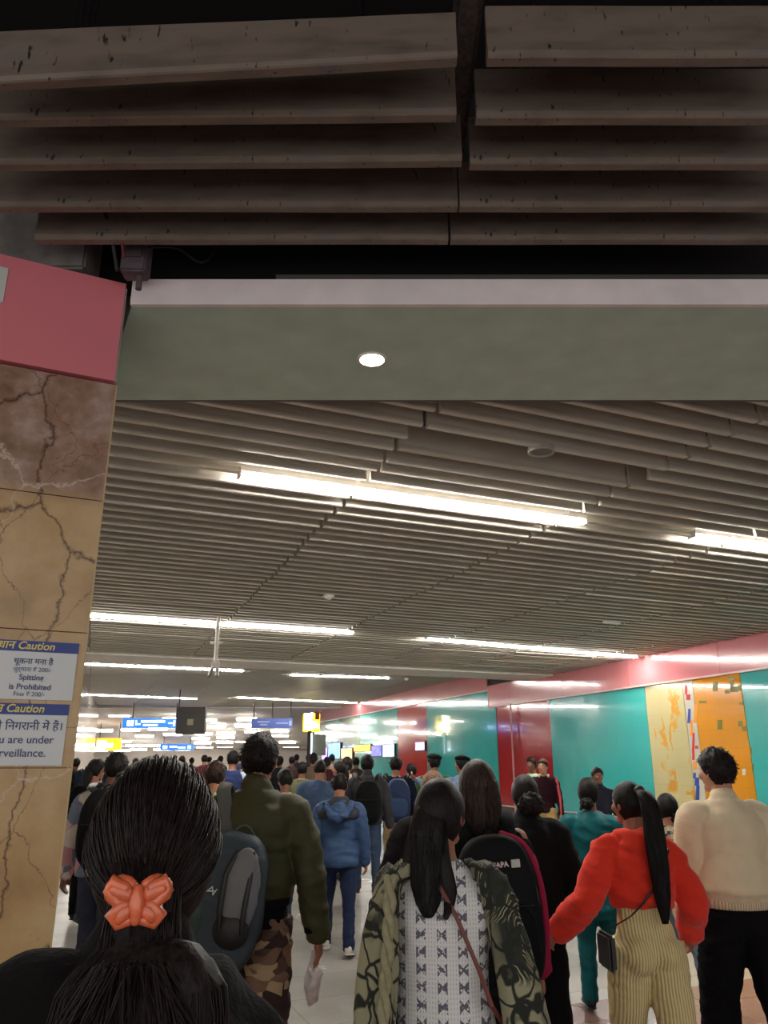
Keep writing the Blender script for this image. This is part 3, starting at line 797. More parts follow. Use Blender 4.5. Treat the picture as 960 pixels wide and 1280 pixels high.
bm = BM(); a_ = wpt(wall_y(646, 950), 0, .10); cyl(bm, (a_.x, a_.y, 0), (a_.x, a_.y, ZF+.02), .022, 12)
box(bm, (a_.x, a_.y, .01), (.14, .14, .02))
tag(obj('wall_conduit', bm, mat('pale pink painted pipe', (206, 150, 146), .4)), 'thin pale vertical pipe in front of the deep red panels', 'pipe')
# ================================================================== people
Z1 = Vector((0, 0, 1))
def place(o, M):
    l, r, _ = M.decompose(); o.location = l; o.rotation_euler = r.to_euler()
def remeshed(name, bm, vox, mats, parent, smooth=2, disp=None, label=None):
    """one continuous surface out of overlapping closed shapes"""
    bmesh.ops.recalc_face_normals(bm, faces=bm.faces)
    me = bpy.data.meshes.new('tmp'); bm.to_mesh(me); bm.free()
    o = bpy.data.objects.new('tmp', me); COL.objects.link(o)
    r = o.modifiers.new('r', 'REMESH'); r.mode = 'VOXEL'; r.voxel_size = vox; r.use_smooth_shade = True
    if smooth:
        s = o.modifiers.new('s', 'SMOOTH'); s.iterations = smooth; s.factor = .6
    dg = bpy.context.evaluated_depsgraph_get(); dg.update()
    m2 = bpy.data.meshes.new_from_object(o.evaluated_get(dg))
    bpy.data.objects.remove(o); bpy.data.meshes.remove(me)
    if disp:
        nrm = [v.normal.copy() for v in m2.vertices]
        for v, n in zip(m2.vertices, nrm): v.co += n*disp(v.co)
    m2.name = name; m2.materials.clear()
    for x in (mats if isinstance(mats, (list, tuple)) else [mats]): m2.materials.append(x)
    for p in m2.polygons: p.use_smooth = True
    o = bpy.data.objects.new(name, m2); COL.objects.link(o); o.parent = parent
    if label: o['label'] = label
    return o

def folds(amp, f=(5, 5, 9), seed=0.0, swirl=.6):
    """cloth creases: ridged noise running across the cloth"""
    def d(p):
        q = Vector((p.x*f[0]+seed, p.y*f[1]+seed*.7, p.z*f[2]))
        w = noise.noise(q*.6)*swirl
        a = noise.noise(q + Vector((w, w, w*2)))
        b = noise.noise(Vector((q.x*1.9 + w, q.y*1.9, q.z*2.3 + q.x*1.2)))
        return amp*(.9 - 2.6*abs(a))*1.15 + amp*.55*(.5 - 2.2*abs(b))
    return d

# ---- materials of people
def skin(c=(150, 100, 76)): return mat('skin %d %d %d' % c, c, .5, var=.06, vscale=14)
M_skin = skin((158, 104, 80)); M_skind = skin((122, 78, 58)); M_skinl = skin((184, 132, 104))
def hair_mat(name='black hair', c=(20, 16, 16)):
    m, nt, b, tc = blank(name, .55)
    n = tex(nt, 'ShaderNodeTexNoise', mapping(nt, tc.outputs['Object'], (160, 160, 9)), 1.0, Detail=3)
    nt.links.new(ramp(nt, n.outputs['Fac'], [(.3, tuple(int(x*.6) for x in c)), (.7, tuple(int(x*1.7) for x in c))]), b.inputs['Base Color'])
    b.inputs['Specular IOR Level'].default_value = .22
    bumpn(nt, b, n.outputs['Fac'], .6, .003)
    return m
M_hair = hair_mat(); M_hairb = hair_mat('dark brown hair', (38, 27, 22))
def cloth(name, c, rough=.9, var=.07, vscale=8, bump=.35, bscale=260, sheen=.0):
    return mat(name, c, rough, var=var, vscale=vscale, bump=bump, bscale=bscale, sheen=sheen*.4, spec=.10 if max(c) < 60 else .2)

def dirv(sw, ab=0, side=1):
    """direction of a hanging limb: sw forward swing, ab outwards, degrees"""
    sw = math.radians(sw); ab = math.radians(ab)*side
    return Vector((math.sin(ab), math.sin(sw)*math.cos(ab), -math.cos(sw)*math.cos(ab))).normalized()

def skeleton(H, o):
    """unit = metres; facing +Y"""
    J = {'H': H}
    st = o.get('stride', ((12, 6), (-14, 10)))                        # (hip swing, knee bend) left, right
    drop = []
    legs = []
    for (a, k), s in zip(st, (-1, 1)):
        hip = Vector((s*.052*H, 0, 0))
        knee = hip + dirv(a, o.get('spread', 1.5), s)*.242*H
        ank = knee + dirv(a-k, o.get('spread', 1.5)*.3, s)*.236*H
        pit = math.radians(min(0, (a-k)*.9) if a < 0 else max(0, (a-k)*.6))    # toe down when trailing
        yawf = math.radians(-6*s)
        fd = Vector((-math.sin(yawf), math.cos(pit), math.sin(pit))).normalized()
        up = Vector((0, -math.sin(pit), math.cos(pit)))
        heel = ank - fd*.022*H - up*.036*H; toe = ank + fd*.115*H - up*.040*H
        legs.append((hip, knee, ank, fd, up)); drop.append(min(heel.z, toe.z))
    hz = -min(drop)
    J['hipz'] = hz
    for s, L in zip(('L', 'R'), legs):
        J['hip'+s], J['knee'+s], J['ank'+s] = [p + Z1*hz for p in L[:3]]
        J['fd'+s], J['up'+s] = L[3], L[4]
    ln = math.radians(o.get('lean', 3)); sd = math.radians(o.get('side', 0))
    def T(z, y=0, x=0):                                               # torso point, z = fraction above hip
        return Vector((x + math.sin(sd)*z*H, y + math.sin(ln)*z*H, hz + z*H*math.cos(ln)))
    J['T'] = T
    sh = .287
    for s, side in (('L', -1), ('R', 1)):
        S = T(sh + o.get('shr', {}).get(s, 0), 0, 0) + Vector((side*o.get('shw', .106)*H, 0, 0))
        arm = o.get('arm'+s, (5 if s == 'R' else -8, 10, 14, 0))       # swing, abduct, elbow bend (forward), inward
        up_ = dirv(arm[0], arm[1], side)
        fo = dirv(arm[0]+arm[2], arm[1]-arm[3], side)
        el = S + up_*.172*H; wr = el + fo*.148*H
        J['sh'+s], J['el'+s], J['wr'+s], J['fo'+s] = S, el, wr, fo
        J['side'+s] = side
    J['neck'] = T(.335); J['chin'] = T(.375)
    hp = o.get('hpitch', 0); hy = math.radians(o.get('hyaw', 0)); hr = math.radians(o.get('hroll', 0))
    J['headc'] = T(.414, .012*H)
    J['HM'] = Matrix.Translation(J['headc']) @ Matrix.Rotation(hy, 4, 'Z') @ Matrix.Rotation(hr, 4, 'Y') @ Matrix.Rotation(math.radians(-hp), 4, 'X')
    J['top'] = (J['HM'] @ Vector((0, 0, .5*.136*H))).z
    return J

def skull(d, hh, hair=None):
    """point on the head for unit direction d"""
    x, y, z = d
    wx = .345; wy = .43; wz = .5
    if z < 0:
        k = -z
        wx *= 1 - .26*k**1.6
        if y < 0: wy *= 1 - .40*min(1, k*1.25)
        else: wy *= 1 - .06*k
    if z > 0 and y < 0: wy *= 1.03
    if z > 0 and y > 0: wy *= 1 - .04*z
    p = Vector((x*wx, y*wy, z*wz))*hh
    return p

def add_head(bm, J, near):
    H = J['H']; hh = .136*H; HM = J['HM']
    ge = bmesh.ops.create_icosphere(bm, subdivisions=4 if near else 3, radius=1)['verts']
    for v in ge:
        v.co = HM @ skull(v.co.normalized(), hh)
    # jaw / chin, nose, brow, lips, ears
    def b(c, r, s=2): ball(bm, HM @ (Vector(c)*hh), [x*hh for x in r], s, HM.to_3x3())
    b((0, .30, -.36), (.13, .11, .10)); b((0, .18, -.33), (.235, .19, .13))
    b((0, .40, .10), (.20, .045, .035)); b((0, .435, -.04), (.045, .06, .10)); b((0, .475, -.10), (.065, .05, .045))
    b((0, .395, -.215), (.10, .045, .022)); b((0, .39, -.25), (.085, .045, .024))
    for s in (-1, 1):
        b((s*.19, .30, -.08), (.10, .09, .10))
        b((s*.352, -.01, -.02), (.028, .075, .115)); b((s*.345, .02, -.11), (.024, .045, .05))
    # neck
    n0 = J['neck'] - Z1*.03*H; c = HM @ Vector((0, -.07*hh, -.26*hh))
    tube(bm, [n0, (n0+c)/2, c], [.040*H*J.get('nk', 1), .033*H*J.get('nk', 1), .033*H*J.get('nk', 1)], 14)

def add_face(J, parent, skinm):
    H = J['H']; hh = .136*H; HM = J['HM']
    wm = mat('eye white', (225, 220, 212), .3); im = mat('dark iris', (30, 20, 16), .2)
    lm = mat('lip', (140, 74, 66), .5); bmh = M_hair
    for s in (-1, 1):
        bm = BM(); ball(bm, HM @ (Vector((s*.135, .352, .015))*hh), .058*hh, 2); e = obj('eye', bm, wm, parent, smooth=True)
        bm = BM(); ball(bm, HM @ (Vector((s*.135, .400, .012))*hh), (.026*hh, .014*hh, .028*hh), 2); obj('iris', bm, im, e, smooth=True)
        bm = BM(); tube(bm, [HM @ (Vector((s*a, b, c))*hh) for a, b, c in ((.06, .425, .085), (.13, .42, .11), (.21, .365, .085))], [.014*hh, .017*hh, .008*hh], 6); obj('eyebrow', bm, bmh, parent)
    bm = BM(); ball(bm, HM @ (Vector((0, .425, -.228))*hh), (.09*hh, .03*hh, .026*hh), 2); obj('lips', bm, lm, parent, smooth=True)

def add_hand(bm, J, s, near, curl=25):
    H = J['H']; k = H/1.7; w = J['wr'+s]; d = J['fo'+s].copy(); side = J['side'+s]
    inn = Vector((-side, 0, 0)); inn = (inn - d*inn.dot(d)).normalized()      # palm faces the thigh
    wide = d.cross(inn).normalized()
    if wide.y < 0: wide = -wide                                           # towards the front = thumb side
    fr = 1.0 if near else 1.35
    pc = w + d*.045*k
    tube(bm, [w - d*.02*k, w + d*.015*k, w + d*.05*k, w + d*.088*k], [.027*k, .030*k, .041*k, .040*k], 12, side=wide, flat=.42)
    for i, (off, L) in enumerate(((.030, .070), (.010, .080), (-.011, .074), (-.031, .058))):
        base = w + d*(.082 - abs(off)*.15)*k + wide*off*k
        pts = [base]; ang = math.radians(curl*.5 + i*3); dd = (d*math.cos(ang) + inn*math.sin(ang))
        p = base
        for seg, fl in enumerate((.42, .33, .25)):
            p = p + dd*L*fl*k; pts.append(p)
            ang += math.radians(curl); dd = (d*math.cos(ang) + inn*math.sin(ang))
        tube(bm, pts, [.0098*k*fr, .009*k*fr, .0082*k*fr, .007*k*fr], 8)
    tb = w + d*.022*k + wide*.026*k + inn*.006*k
    t1 = (d*.70 + wide*.62 + inn*.22).normalized(); t2 = (d*.93 + wide*.25 + inn*.3).normalized()
    tube(bm, [tb, tb + t1*.036*k, tb + t1*.036*k + t2*.028*k, tb + t1*.036*k + t2*.050*k], [.014*k, .0115*k*fr, .010*k*fr, .008*k*fr], 8)

def smooth_path(A, R, n=4):
    P = []; Q_ = []
    for i in range(len(A)-1):
        for k in range(n):
            t = k/n; a = A[max(i-1, 0)]; b = A[i]; c = A[i+1]; d = A[min(i+2, len(A)-1)]
            P.append(.5*((2*b) + (c-a)*t + (2*a-5*b+4*c-d)*t*t + (3*b-a-3*c+d)*t**3)); Q_.append(R[i]*(1-t)+R[i+1]*t)
    P.append(A[-1]); Q_.append(R[-1])
    return P, Q_
def torso_rings(bm, J, rows, n=20, cap=True):
    """rows: (z fraction above hip, half width/H, half depth/H, y offset/H)"""
    H = J['H']; T = J['T']; R = []
    for r in rows:
        z, rx, ry, yo = r[:4]; xo = r[4] if len(r) > 4 else 0
        R.append((T(z, yo*H, xo*H), rx*H, ry*H, Vector((1, 0, 0)), Vector((0, 1, 0))))
    loft(bm, R, n, cap)

BODY_M = [(-.055, .04, .04, 0), (-.03, .082, .058, 0), (.0, .090, .064, -.004), (.04, .089, .060, -.002), (.10, .076, .052, .002), (.17, .082, .058, .002), (.24, .094, .060, 0), (.275, .090, .054, 0), (.300, .070, .044, 0), (.325, .042, .036, 0)]
def build_body(J, o, parent, vox, near, skinm):
    H = J['H']; g = o.get('g', 1.0)*.94
    bm = BM()
    torso_rings(bm, J, [(z, rx*g, ry*g, y) for z, rx, ry, y in BODY_M])
    for s in ('L', 'R'):
        tube(bm, [J['hip'+s], J['knee'+s], J['ank'+s]], [.046*H, .029*H, .020*H], 12)
        tube(bm, [J['sh'+s], J['el'+s], (J['el'+s]*.5+J['wr'+s]*.5), J['wr'+s]], [.028*H, .0225*H, .0215*H, .0155*H], 12)
        tube(bm, [J['T'](.275) + Vector((J['side'+s]*.04*H, 0, 0)), J['T'](.275) + Vector((J['side'+s]*(o.get('shw', .106)-.03)*H, 0, o.get('shr', {}).get(s, 0)*H)), J['sh'+s]], [.03*H, .03*H, .028*H], 10)
        tube(bm, [J['ank'+s] - J['up'+s]*.016*H, J['ank'+s] + J['fd'+s]*.04*H - J['up'+s]*.026*H, J['ank'+s] + J['fd'+s]*.085*H - J['up'+s]*.030*H], [.015*H, .010*H, .006*H], 8)
        add_hand(bm, J, s, near, o.get('curl'+s, o.get('curl', 25)))
    add_head(bm, J, near)
    return remeshed('body', bm, vox, skinm, parent, 1)

def legs_rows(J, s, rad, extra=None):
    H = J['H']; h, k, a = J['hip'+s], J['knee'+s], J['ank'+s]
    hem = a + (k-a).normalized()*(-.022*H if not extra else extra*H)
    pts = [h + Z1*.012*H, h.lerp(k, .35), h.lerp(k, .7), k, k.lerp(hem, .35), k.lerp(hem, .7), hem]
    r = [rad[0], rad[0]*.96, rad[1]*.35+rad[0]*.65, rad[1], (rad[1]*.6+rad[2]*.4), (rad[1]*.25+rad[2]*.75), rad[2]]
    return pts, [x*H for x in r]
def build_legs(J, o, parent, vox, m):
    H = J['H']; L = o['legs']; rad = L.get('r', (.058, .040, .034)); g = L.get('g', 1.0)
    bm = BM()
    torso_rings(bm, J, [(-.062, .045*g, .045*g, 0), (-.035, .088*g, .062*g, -.002), (.0, .096*g, .069*g, -.006), (.04, .093*g, .064*g, -.003), (.085, .083*g, .058*g, 0)] + ([(L['rise'], .080*g, .056*g, 0)] if L.get('rise') else []))
    if L.get('glute'):
        for s in (-1, 1): ball(bm, J['T'](-.018) + Vector((s*.044*H, -.036*H, 0)), (.053*H, .05*H, .056*H), 3)
    for s in ('L', 'R'):
        p, r = legs_rows(J, s, rad)
        tube(bm, p, r, 16, round_caps=False, flat=1.0, side=(1, 0, 0))
    return remeshed(L.get('name', 'trousers'), bm, vox, m, parent, 2, folds(L.get('fold', .006), (7, 7, 12), o['seed']))

def build_shoes(J, o, parent, vox, m, sole=None):
    H = J['H']
    for s in ('L', 'R'):
        a, fd, up = J['ank'+s], J['fd'+s], J['up'+s]; sd = fd.cross(up).normalized(); k = H
        bm = BM()
        R = []
        for (f, w, h, zz) in ((-.034, .012, .012, -.022), (-.030, .021, .026, -.016), (-.005, .0235, .030, -.012), (.03, .0235, .023, -.018), (.065, .028, .016, -.025), (.095, .026, .012, -.029), (.118, .016, .009, -.032)):
            R.append((a + fd*f*k + up*zz*k, w*k, h*k, sd, up))
        loft(bm, R, 14)
        tube(bm, [a - up*.012*k - fd*.006*k, a + up*.018*k - fd*.004*k], [.024*k, .022*k], 12)
        sh = remeshed('shoe', bm, min(vox, .010), m, parent, 1)
        bm = BM(); R = []
        for (f, w) in ((-.036, .014), (-.028, .023), (0, .0245), (.04, .025), (.075, .030), (.105, .026), (.124, .013)):
            R.append((a + fd*f*k - up*.0385*k, w*k, .0045*k, sd, up))
        loft(bm, R, 12); obj('sole', bm, sole or m, sh, smooth=False)

def build_top(J, o, parent, vox, m, name=None):
    t = o['top']; H = J['H']; g = t.get('g', 1.0); hem = t.get('hem', -.02); flare = t.get('flare', 0); loose = t.get('loose', .010)
    rows = []
    def row(z, rx, ry, y): rows.append((z, (rx+loose)*g, (ry+loose)*g, y))
    z = hem
    if hem < -.03:
        n = int((-.03 - hem)/.06)+1
        for i in range(n):
            f = i/n; zz = hem + (-.03-hem)*f
            row(zz, .094 + flare*(1-f), .068 + flare*.7*(1-f), -.004)
        row(-.02, .096, .068, -.005); row(.03, .092, .064, -.003)
    else:
        w = t.get('hemw', .088); row(hem, w, .062, -.002)
        if t.get('blouse'): row(hem+.012, w+.003, .066, -.002); row(hem+.03, w+.004+t['blouse'], .068+t['blouse'], -.004); row(hem+.07, .088+t['blouse'], .064+t['blouse'], 0)
        elif hem < .03: row(.045, .089, .061, -.002)
    row(.10, .080, .056, .002); row(.17, .086, .062, .0); row(.225, .096, .066, -.003); row(.262, .094, .062, -.003); row(.288, .078, .054, -.002); row(.308, .056, .046, 0); row(.330, .038, .040, .002)
    bm = BM(); rows = [r for i, r in enumerate(rows) if i == 0 or r[0] > rows[i-1][0]]
    torso_rings(bm, J, rows, 24)
    sr = t.get('sr', (.040, .034, .027)); sl = t.get('sleeve', 1.0)
    for s in ('L', 'R'):
        S, e, w = J['sh'+s], J['el'+s], J['wr'+s]; side = J['side'+s]
        end = e.lerp(w, sl if sl <= 1.2 else 1)
        bl = t.get('sr', (.040, .034, .027))[0]
        dz = o.get('shr', {}).get(s, 0)*H
        A = [J['T'](.278) + Vector((side*.040*H, 0, dz*.4)), J['T'](.280) + Vector((side*(o.get('shw', .106)-.032)*H, 0, -.002*H + dz)), S.lerp(e, .10) - Vector((side*.006*H, 0, 0)), S.lerp(e, .45), e, e.lerp(end, .5), end]
        RR = [.034*H*g, (bl-.002)*H*g, (bl-.001)*H, sr[0]*H*.98, sr[1]*H*1.02, (sr[1]*.5+sr[2]*.5)*H*1.03, sr[2]*H]
        tube(bm, *smooth_path(A, RR), 16)
        if t.get('puff'):
            ball(bm, e.lerp(end, .62), (t['puff']*H,)*3, 2)
    c = t.get('collar')
    nk = J['T'](.322); nd = (J['HM'] @ Vector((0, -.04*H, -.055*H)) - nk)
    if c == 'stand': tube(bm, [nk - Z1*.02*H, nk + nd*.30 + Z1*.012*H], [.050*H, .043*H], 16)
    if c == 'crew': tube(bm, [nk - Z1*.012*H, nk + Z1*.008*H], [.052*H, .045*H], 16)
    if c == 'hood':
        ball(bm, J['T'](.300) + Vector((0, -.055*H, 0)), (.068*H, .036*H, .045*H), 3)
        tube(bm, [J['T'](.318) + Vector((-.055*H, -.01*H, 0)), J['T'](.322) + Vector((-.04*H, -.055*H, .0)), J['T'](.318) + Vector((0, -.078*H, -.004*H)), J['T'](.322) + Vector((.04*H, -.055*H, 0)), J['T'](.318) + Vector((.055*H, -.01*H, 0))], [.020*H]*5, 10)
        ball(bm, J['T'](.268) + Vector((0, -.062*H, 0)), (.035*H, .022*H, .045*H), 2)
    ob = remeshed(name or t.get('name', 'jacket'), bm, vox, m, parent, 2, folds(t.get('fold', .007), t.get('ff', (5, 5, 10)), o['seed']+3))
    if t.get('cuff'):
        for s in ('L', 'R'):
            w, e = J['wr'+s], J['el'+s]; d = (w-e).normalized()
            bm = BM(); tube(bm, [w - d*.030*H, w - d*.004*H], [(sr[2]+.0018)*H, (sr[2]+.0005)*H], 16, round_caps=False); obj('cuff', bm, t['cuff'], ob, smooth=True)
    if t.get('rib'):
        bm = BM(); hw = t.get('hemw', .088)+loose; torso_rings(bm, J, [(hem-.022, (hw-.004)*g, (.062+loose-.002)*g, -.002), (hem-.018, (hw)*g, (.062+loose)*g, -.002), (hem+.008, (hw+.001)*g, (.063+loose)*g, -.002), (hem+.012, (hw-.004)*g, (.060+loose)*g, -.002)], 32)
        obj('hem_band', bm, t['rib'], ob, smooth=True)
    return ob

def hair_cap(bm, J, kind, sub=4, seed=0, thick=1.0):
    H = J['H']; hh = .136*H; HM = J['HM']
    ge = bmesh.ops.create_icosphere(bm, subdivisions=sub, radius=1)['verts']
    def sm(a, b, x):
        t = max(0, min(1, (x-a)/(b-a))); return t*t*(3-2*t)
    for v in ge:
        d = v.co.normalized(); x, y, z = d
        if kind == 'short':
            if y < -.35: zb = -.60
            elif y < .25: zb = -.60 + (y+.35)/.6*.62
            else: zb = .02 + (y-.25)/.6*.50
            th = .075 + .085*sm(-.1, .7, z) + (.03 if y > 0 else 0)
            if z < -.2: th *= .55
            nz = noise.noise(Vector((x*6+seed, y*6, z*5)))*.045 + noise.noise(Vector((x*20+seed, y*20, z*14)))*.045
        elif kind == 'cropped':
            if y < -.35: zb = -.45
            elif y < .25: zb = -.45 + (y+.35)/.6*.50
            else: zb = .05 + (y-.25)/.6*.52
            th = .035 + .05*sm(-.1, .7, z); nz = noise.noise(Vector((x*20+seed, y*20, z*20)))*.012
        elif kind == 'bald':
            if y < -.2: zb = -.45
            else: zb = -.45 + (y+.2)*.9
            th = .03*sm(.55, .25, z); nz = 0
            if z > .5: th = -.08
        else:                                                         # long / tied
            if y < -.1: zb = -.85
            elif y < .35: zb = -.70 + (y+.1)/.45*.75
            else: zb = .05 + (y-.35)/.6*.50
            th = .10 + .05*sm(-.1, .6, z); 
            nz = noise.noise(Vector((x*16+seed, y*3, z*3)))*.020 + noise.noise(Vector((x*40+seed, y*6, z*5)))*.012
        m = sm(zb-.05, zb+.10, z)
        k = (1 + (th*thick + nz))*m + .88*(1-m)
        v.co = HM @ (skull(d, hh)*k)
def strand_lock(bm, pts, rad, flat=.55, n=14, seed=0, side=(1, 0, 0), amp=.12):
    """hanging lock of hair with lengthwise grooves"""
    pts = [Vector(p) for p in pts]; P = []; R = []
    for i in range(len(pts)-1):
        for k in range(4):
            t = k/4; a = pts[max(i-1, 0)]; b = pts[i]; c = pts[i+1]; d = pts[min(i+2, len(pts)-1)]
            P.append(.5*((2*b) + (c-a)*t + (2*a-5*b+4*c-d)*t*t + (3*b-a-3*c+d)*t**3)); R.append(rad[i]*(1-t)+rad[i+1]*t)
    P.append(pts[-1]); R.append(rad[-1])
    prev = None; N = 28
    for i, (p, r) in enumerate(zip(P, R)):
        t = (P[min(i+1, len(P)-1)] - P[max(i-1, 0)]).normalized()
        a = Vector(side); a = (a - t*a.dot(t)).normalized(); b = t.cross(a)
        vs = []
        for k in range(N):
            an = 2*PI*k/N; g = 1 + amp*noise.noise(Vector((k*.9+seed, i*.12, 0))) + amp*.5*(k % 2)
            vs.append(bm.verts.new(p + a*(r*g*math.cos(an)) + b*(r*g*flat*math.sin(an))))
        if prev:
            for k in range(N): bm.faces.new((prev[k], prev[(k+1) % N], vs[(k+1) % N], vs[k]))
        else: bm.faces.new(list(reversed(vs)))
        prev = vs
    bm.faces.new(prev)

def build_hair(J, o, parent, near):
    h = o['hair']; H = J['H']; hh = .136*H; HM = J['HM']; kind = h.get('kind', 'short'); m = h.get('m', M_hair)
    bm = BM(); sub = 5 if near else 4
    hair_cap(bm, J, kind if kind in ('short', 'cropped', 'bald') else 'long', sub, o['seed'], h.get('thick', 1))
    if kind == 'bun':
        c = HM @ (Vector(h.get('at', (0, -.46, -.18)))*hh); r = h.get('r', .24)*hh
        ge = ball(bm, c, (r*1.05, r*.85, r), 4)
        for v in ge: v.co += (v.co-c)*noise.noise((v.co-c)*60 + Vector((o['seed'], 0, 0)))*.25
    if kind in ('pony', 'long', 'low'):
        L = h['pts']; strand_lock(bm, [HM @ (Vector(p)*hh) for p in L], [r*hh for r in h['rad']], h.get('flat', .5), seed=o['seed'])
        for (pp, rr_) in h.get('more', []): strand_lock(bm, [HM @ (Vector(p)*hh) for p in pp], [r*hh for r in rr_], .5, seed=o['seed']+5)
    if near or kind == 'short':
        rr_ = random.Random(int(o['seed']*100)); n_ = 900 if near else 260
        for i in range(n_):
            z = rr_.uniform(-.45, 1); an = rr_.uniform(0, 2*PI); rxy = math.sqrt(1-z*z); x, y = rxy*math.cos(an), rxy*math.sin(an)
            if kind != 'short' or (y > .2 and z < .5) or (y > -.3 and z < .15): continue
            d = Vector((x, y, z)); k = 1 + .07 + .08*max(0, z)
            a_ = HM @ (skull(d, hh)*(k-.03)); nrm_ = (HM.to_3x3() @ d).normalized()
            dr = (nrm_*.55 + Vector((rr_.uniform(-.5, .5), rr_.uniform(-.7, .2), rr_.uniform(-.9, -.1)))).normalized()
            L_ = hh*rr_.uniform(.06, .13)*(1.1 if z > .2 else .6); rb = .0016 if near else .003
            tube(bm, [a_, a_ + dr*L_*.6 + nrm_*L_*.1, a_ + dr*L_], [rb, rb*.8, rb*.25], 4, round_caps=False)
        if kind in ('long', 'low', 'pony'):
            L = h['pts']; PP_, RR_ = smooth_path([HM @ (Vector(p)*hh) for p in L], [r*hh for r in h['rad']], 4)
            for i in range(170):
                an = rr_.uniform(PI, 2*PI) if rr_.random() < .8 else rr_.uniform(0, PI); k = rr_.uniform(.98, 1.12); s0 = rr_.randint(0, len(PP_)//3); s1 = rr_.randint(len(PP_)*2//3, len(PP_)-1); w_ = rr_.uniform(-.3, .3)
                pts = [PP_[q_] + Vector((RR_[q_]*k*math.cos(an+w_*math.sin(q_*.3+i)), RR_[q_]*k*h.get('flat', .5)*math.sin(an+w_*math.sin(q_*.3+i)), 0)) for q_ in range(s0, s1+1)]
                tube(bm, pts, [.0011]*(len(pts)-1) + [.0004], 4, round_caps=False)
    hb = obj('hair', bm, m, parent, smooth=True)
    if kind == 'pony':
        c = HM @ (Vector(h['tie'])*hh); bm = BM(); tube(bm, [c + Vector((0, .008, -.004)), c + Vector((0, -.012, .004))], h.get('tr', .16)*hh, 16)
        obj('hair_tie', bm, M_black, hb, smooth=True)
    return hb

_seed = [0]
def person(label, px, py, Y, o, group=None, floor_z=0.0):
    """top of the head seen at pixel (px, py) when standing Y metres ahead"""
    p = at_y(px, py, Y); tgt = p.z - .008
    o = dict(o); _seed[0] += 1; o['seed'] = _seed[0]*1.37
    J = skeleton(1.0, o); H = tgt/J['top']; J = skeleton(H, o)
    yaw = math.radians(o.get('yaw', 0))
    t = thing('person', label, 'person', (p.x, Y, floor_z), yaw, group)
    near = o.get('near', 0)                                           # 2 close, 1 middle, 0 far
    vb = (.016, .011, .0062)[near] if 'vb' not in o else o['vb']; vc = (.022, .016, .010)[near]
    if Y > 14: vb = .022; vc = .030
    # centre the head over the empty, not the hips
    off = Matrix.Translation(-Vector((J['headc'].x, J['headc'].y, 0)))
    sk = o.get('skin', M_skin)
    parts = [build_body(J, o, t, vb, near == 2, sk), build_legs(J, o, t, vc, o['legs']['m'])]
    parts.append(build_top(J, o, t, vc, o['top']['m']))
    parts.append(build_hair(J, o, t, near == 2))
    build_shoes(J, o, t, vc, o.get('shoe', M_black), o.get('sole'))
    if o.get('face'): add_face(J, t, sk)
    bpy.context.view_layer.update()
    for ch in list(t.children): ch.location = off.to_translation()
    J['off'] = off; J['M'] = Matrix.Translation(t.location) @ Matrix.Rotation(yaw, 4, 'Z') @ off; J['root'] = t
    return J

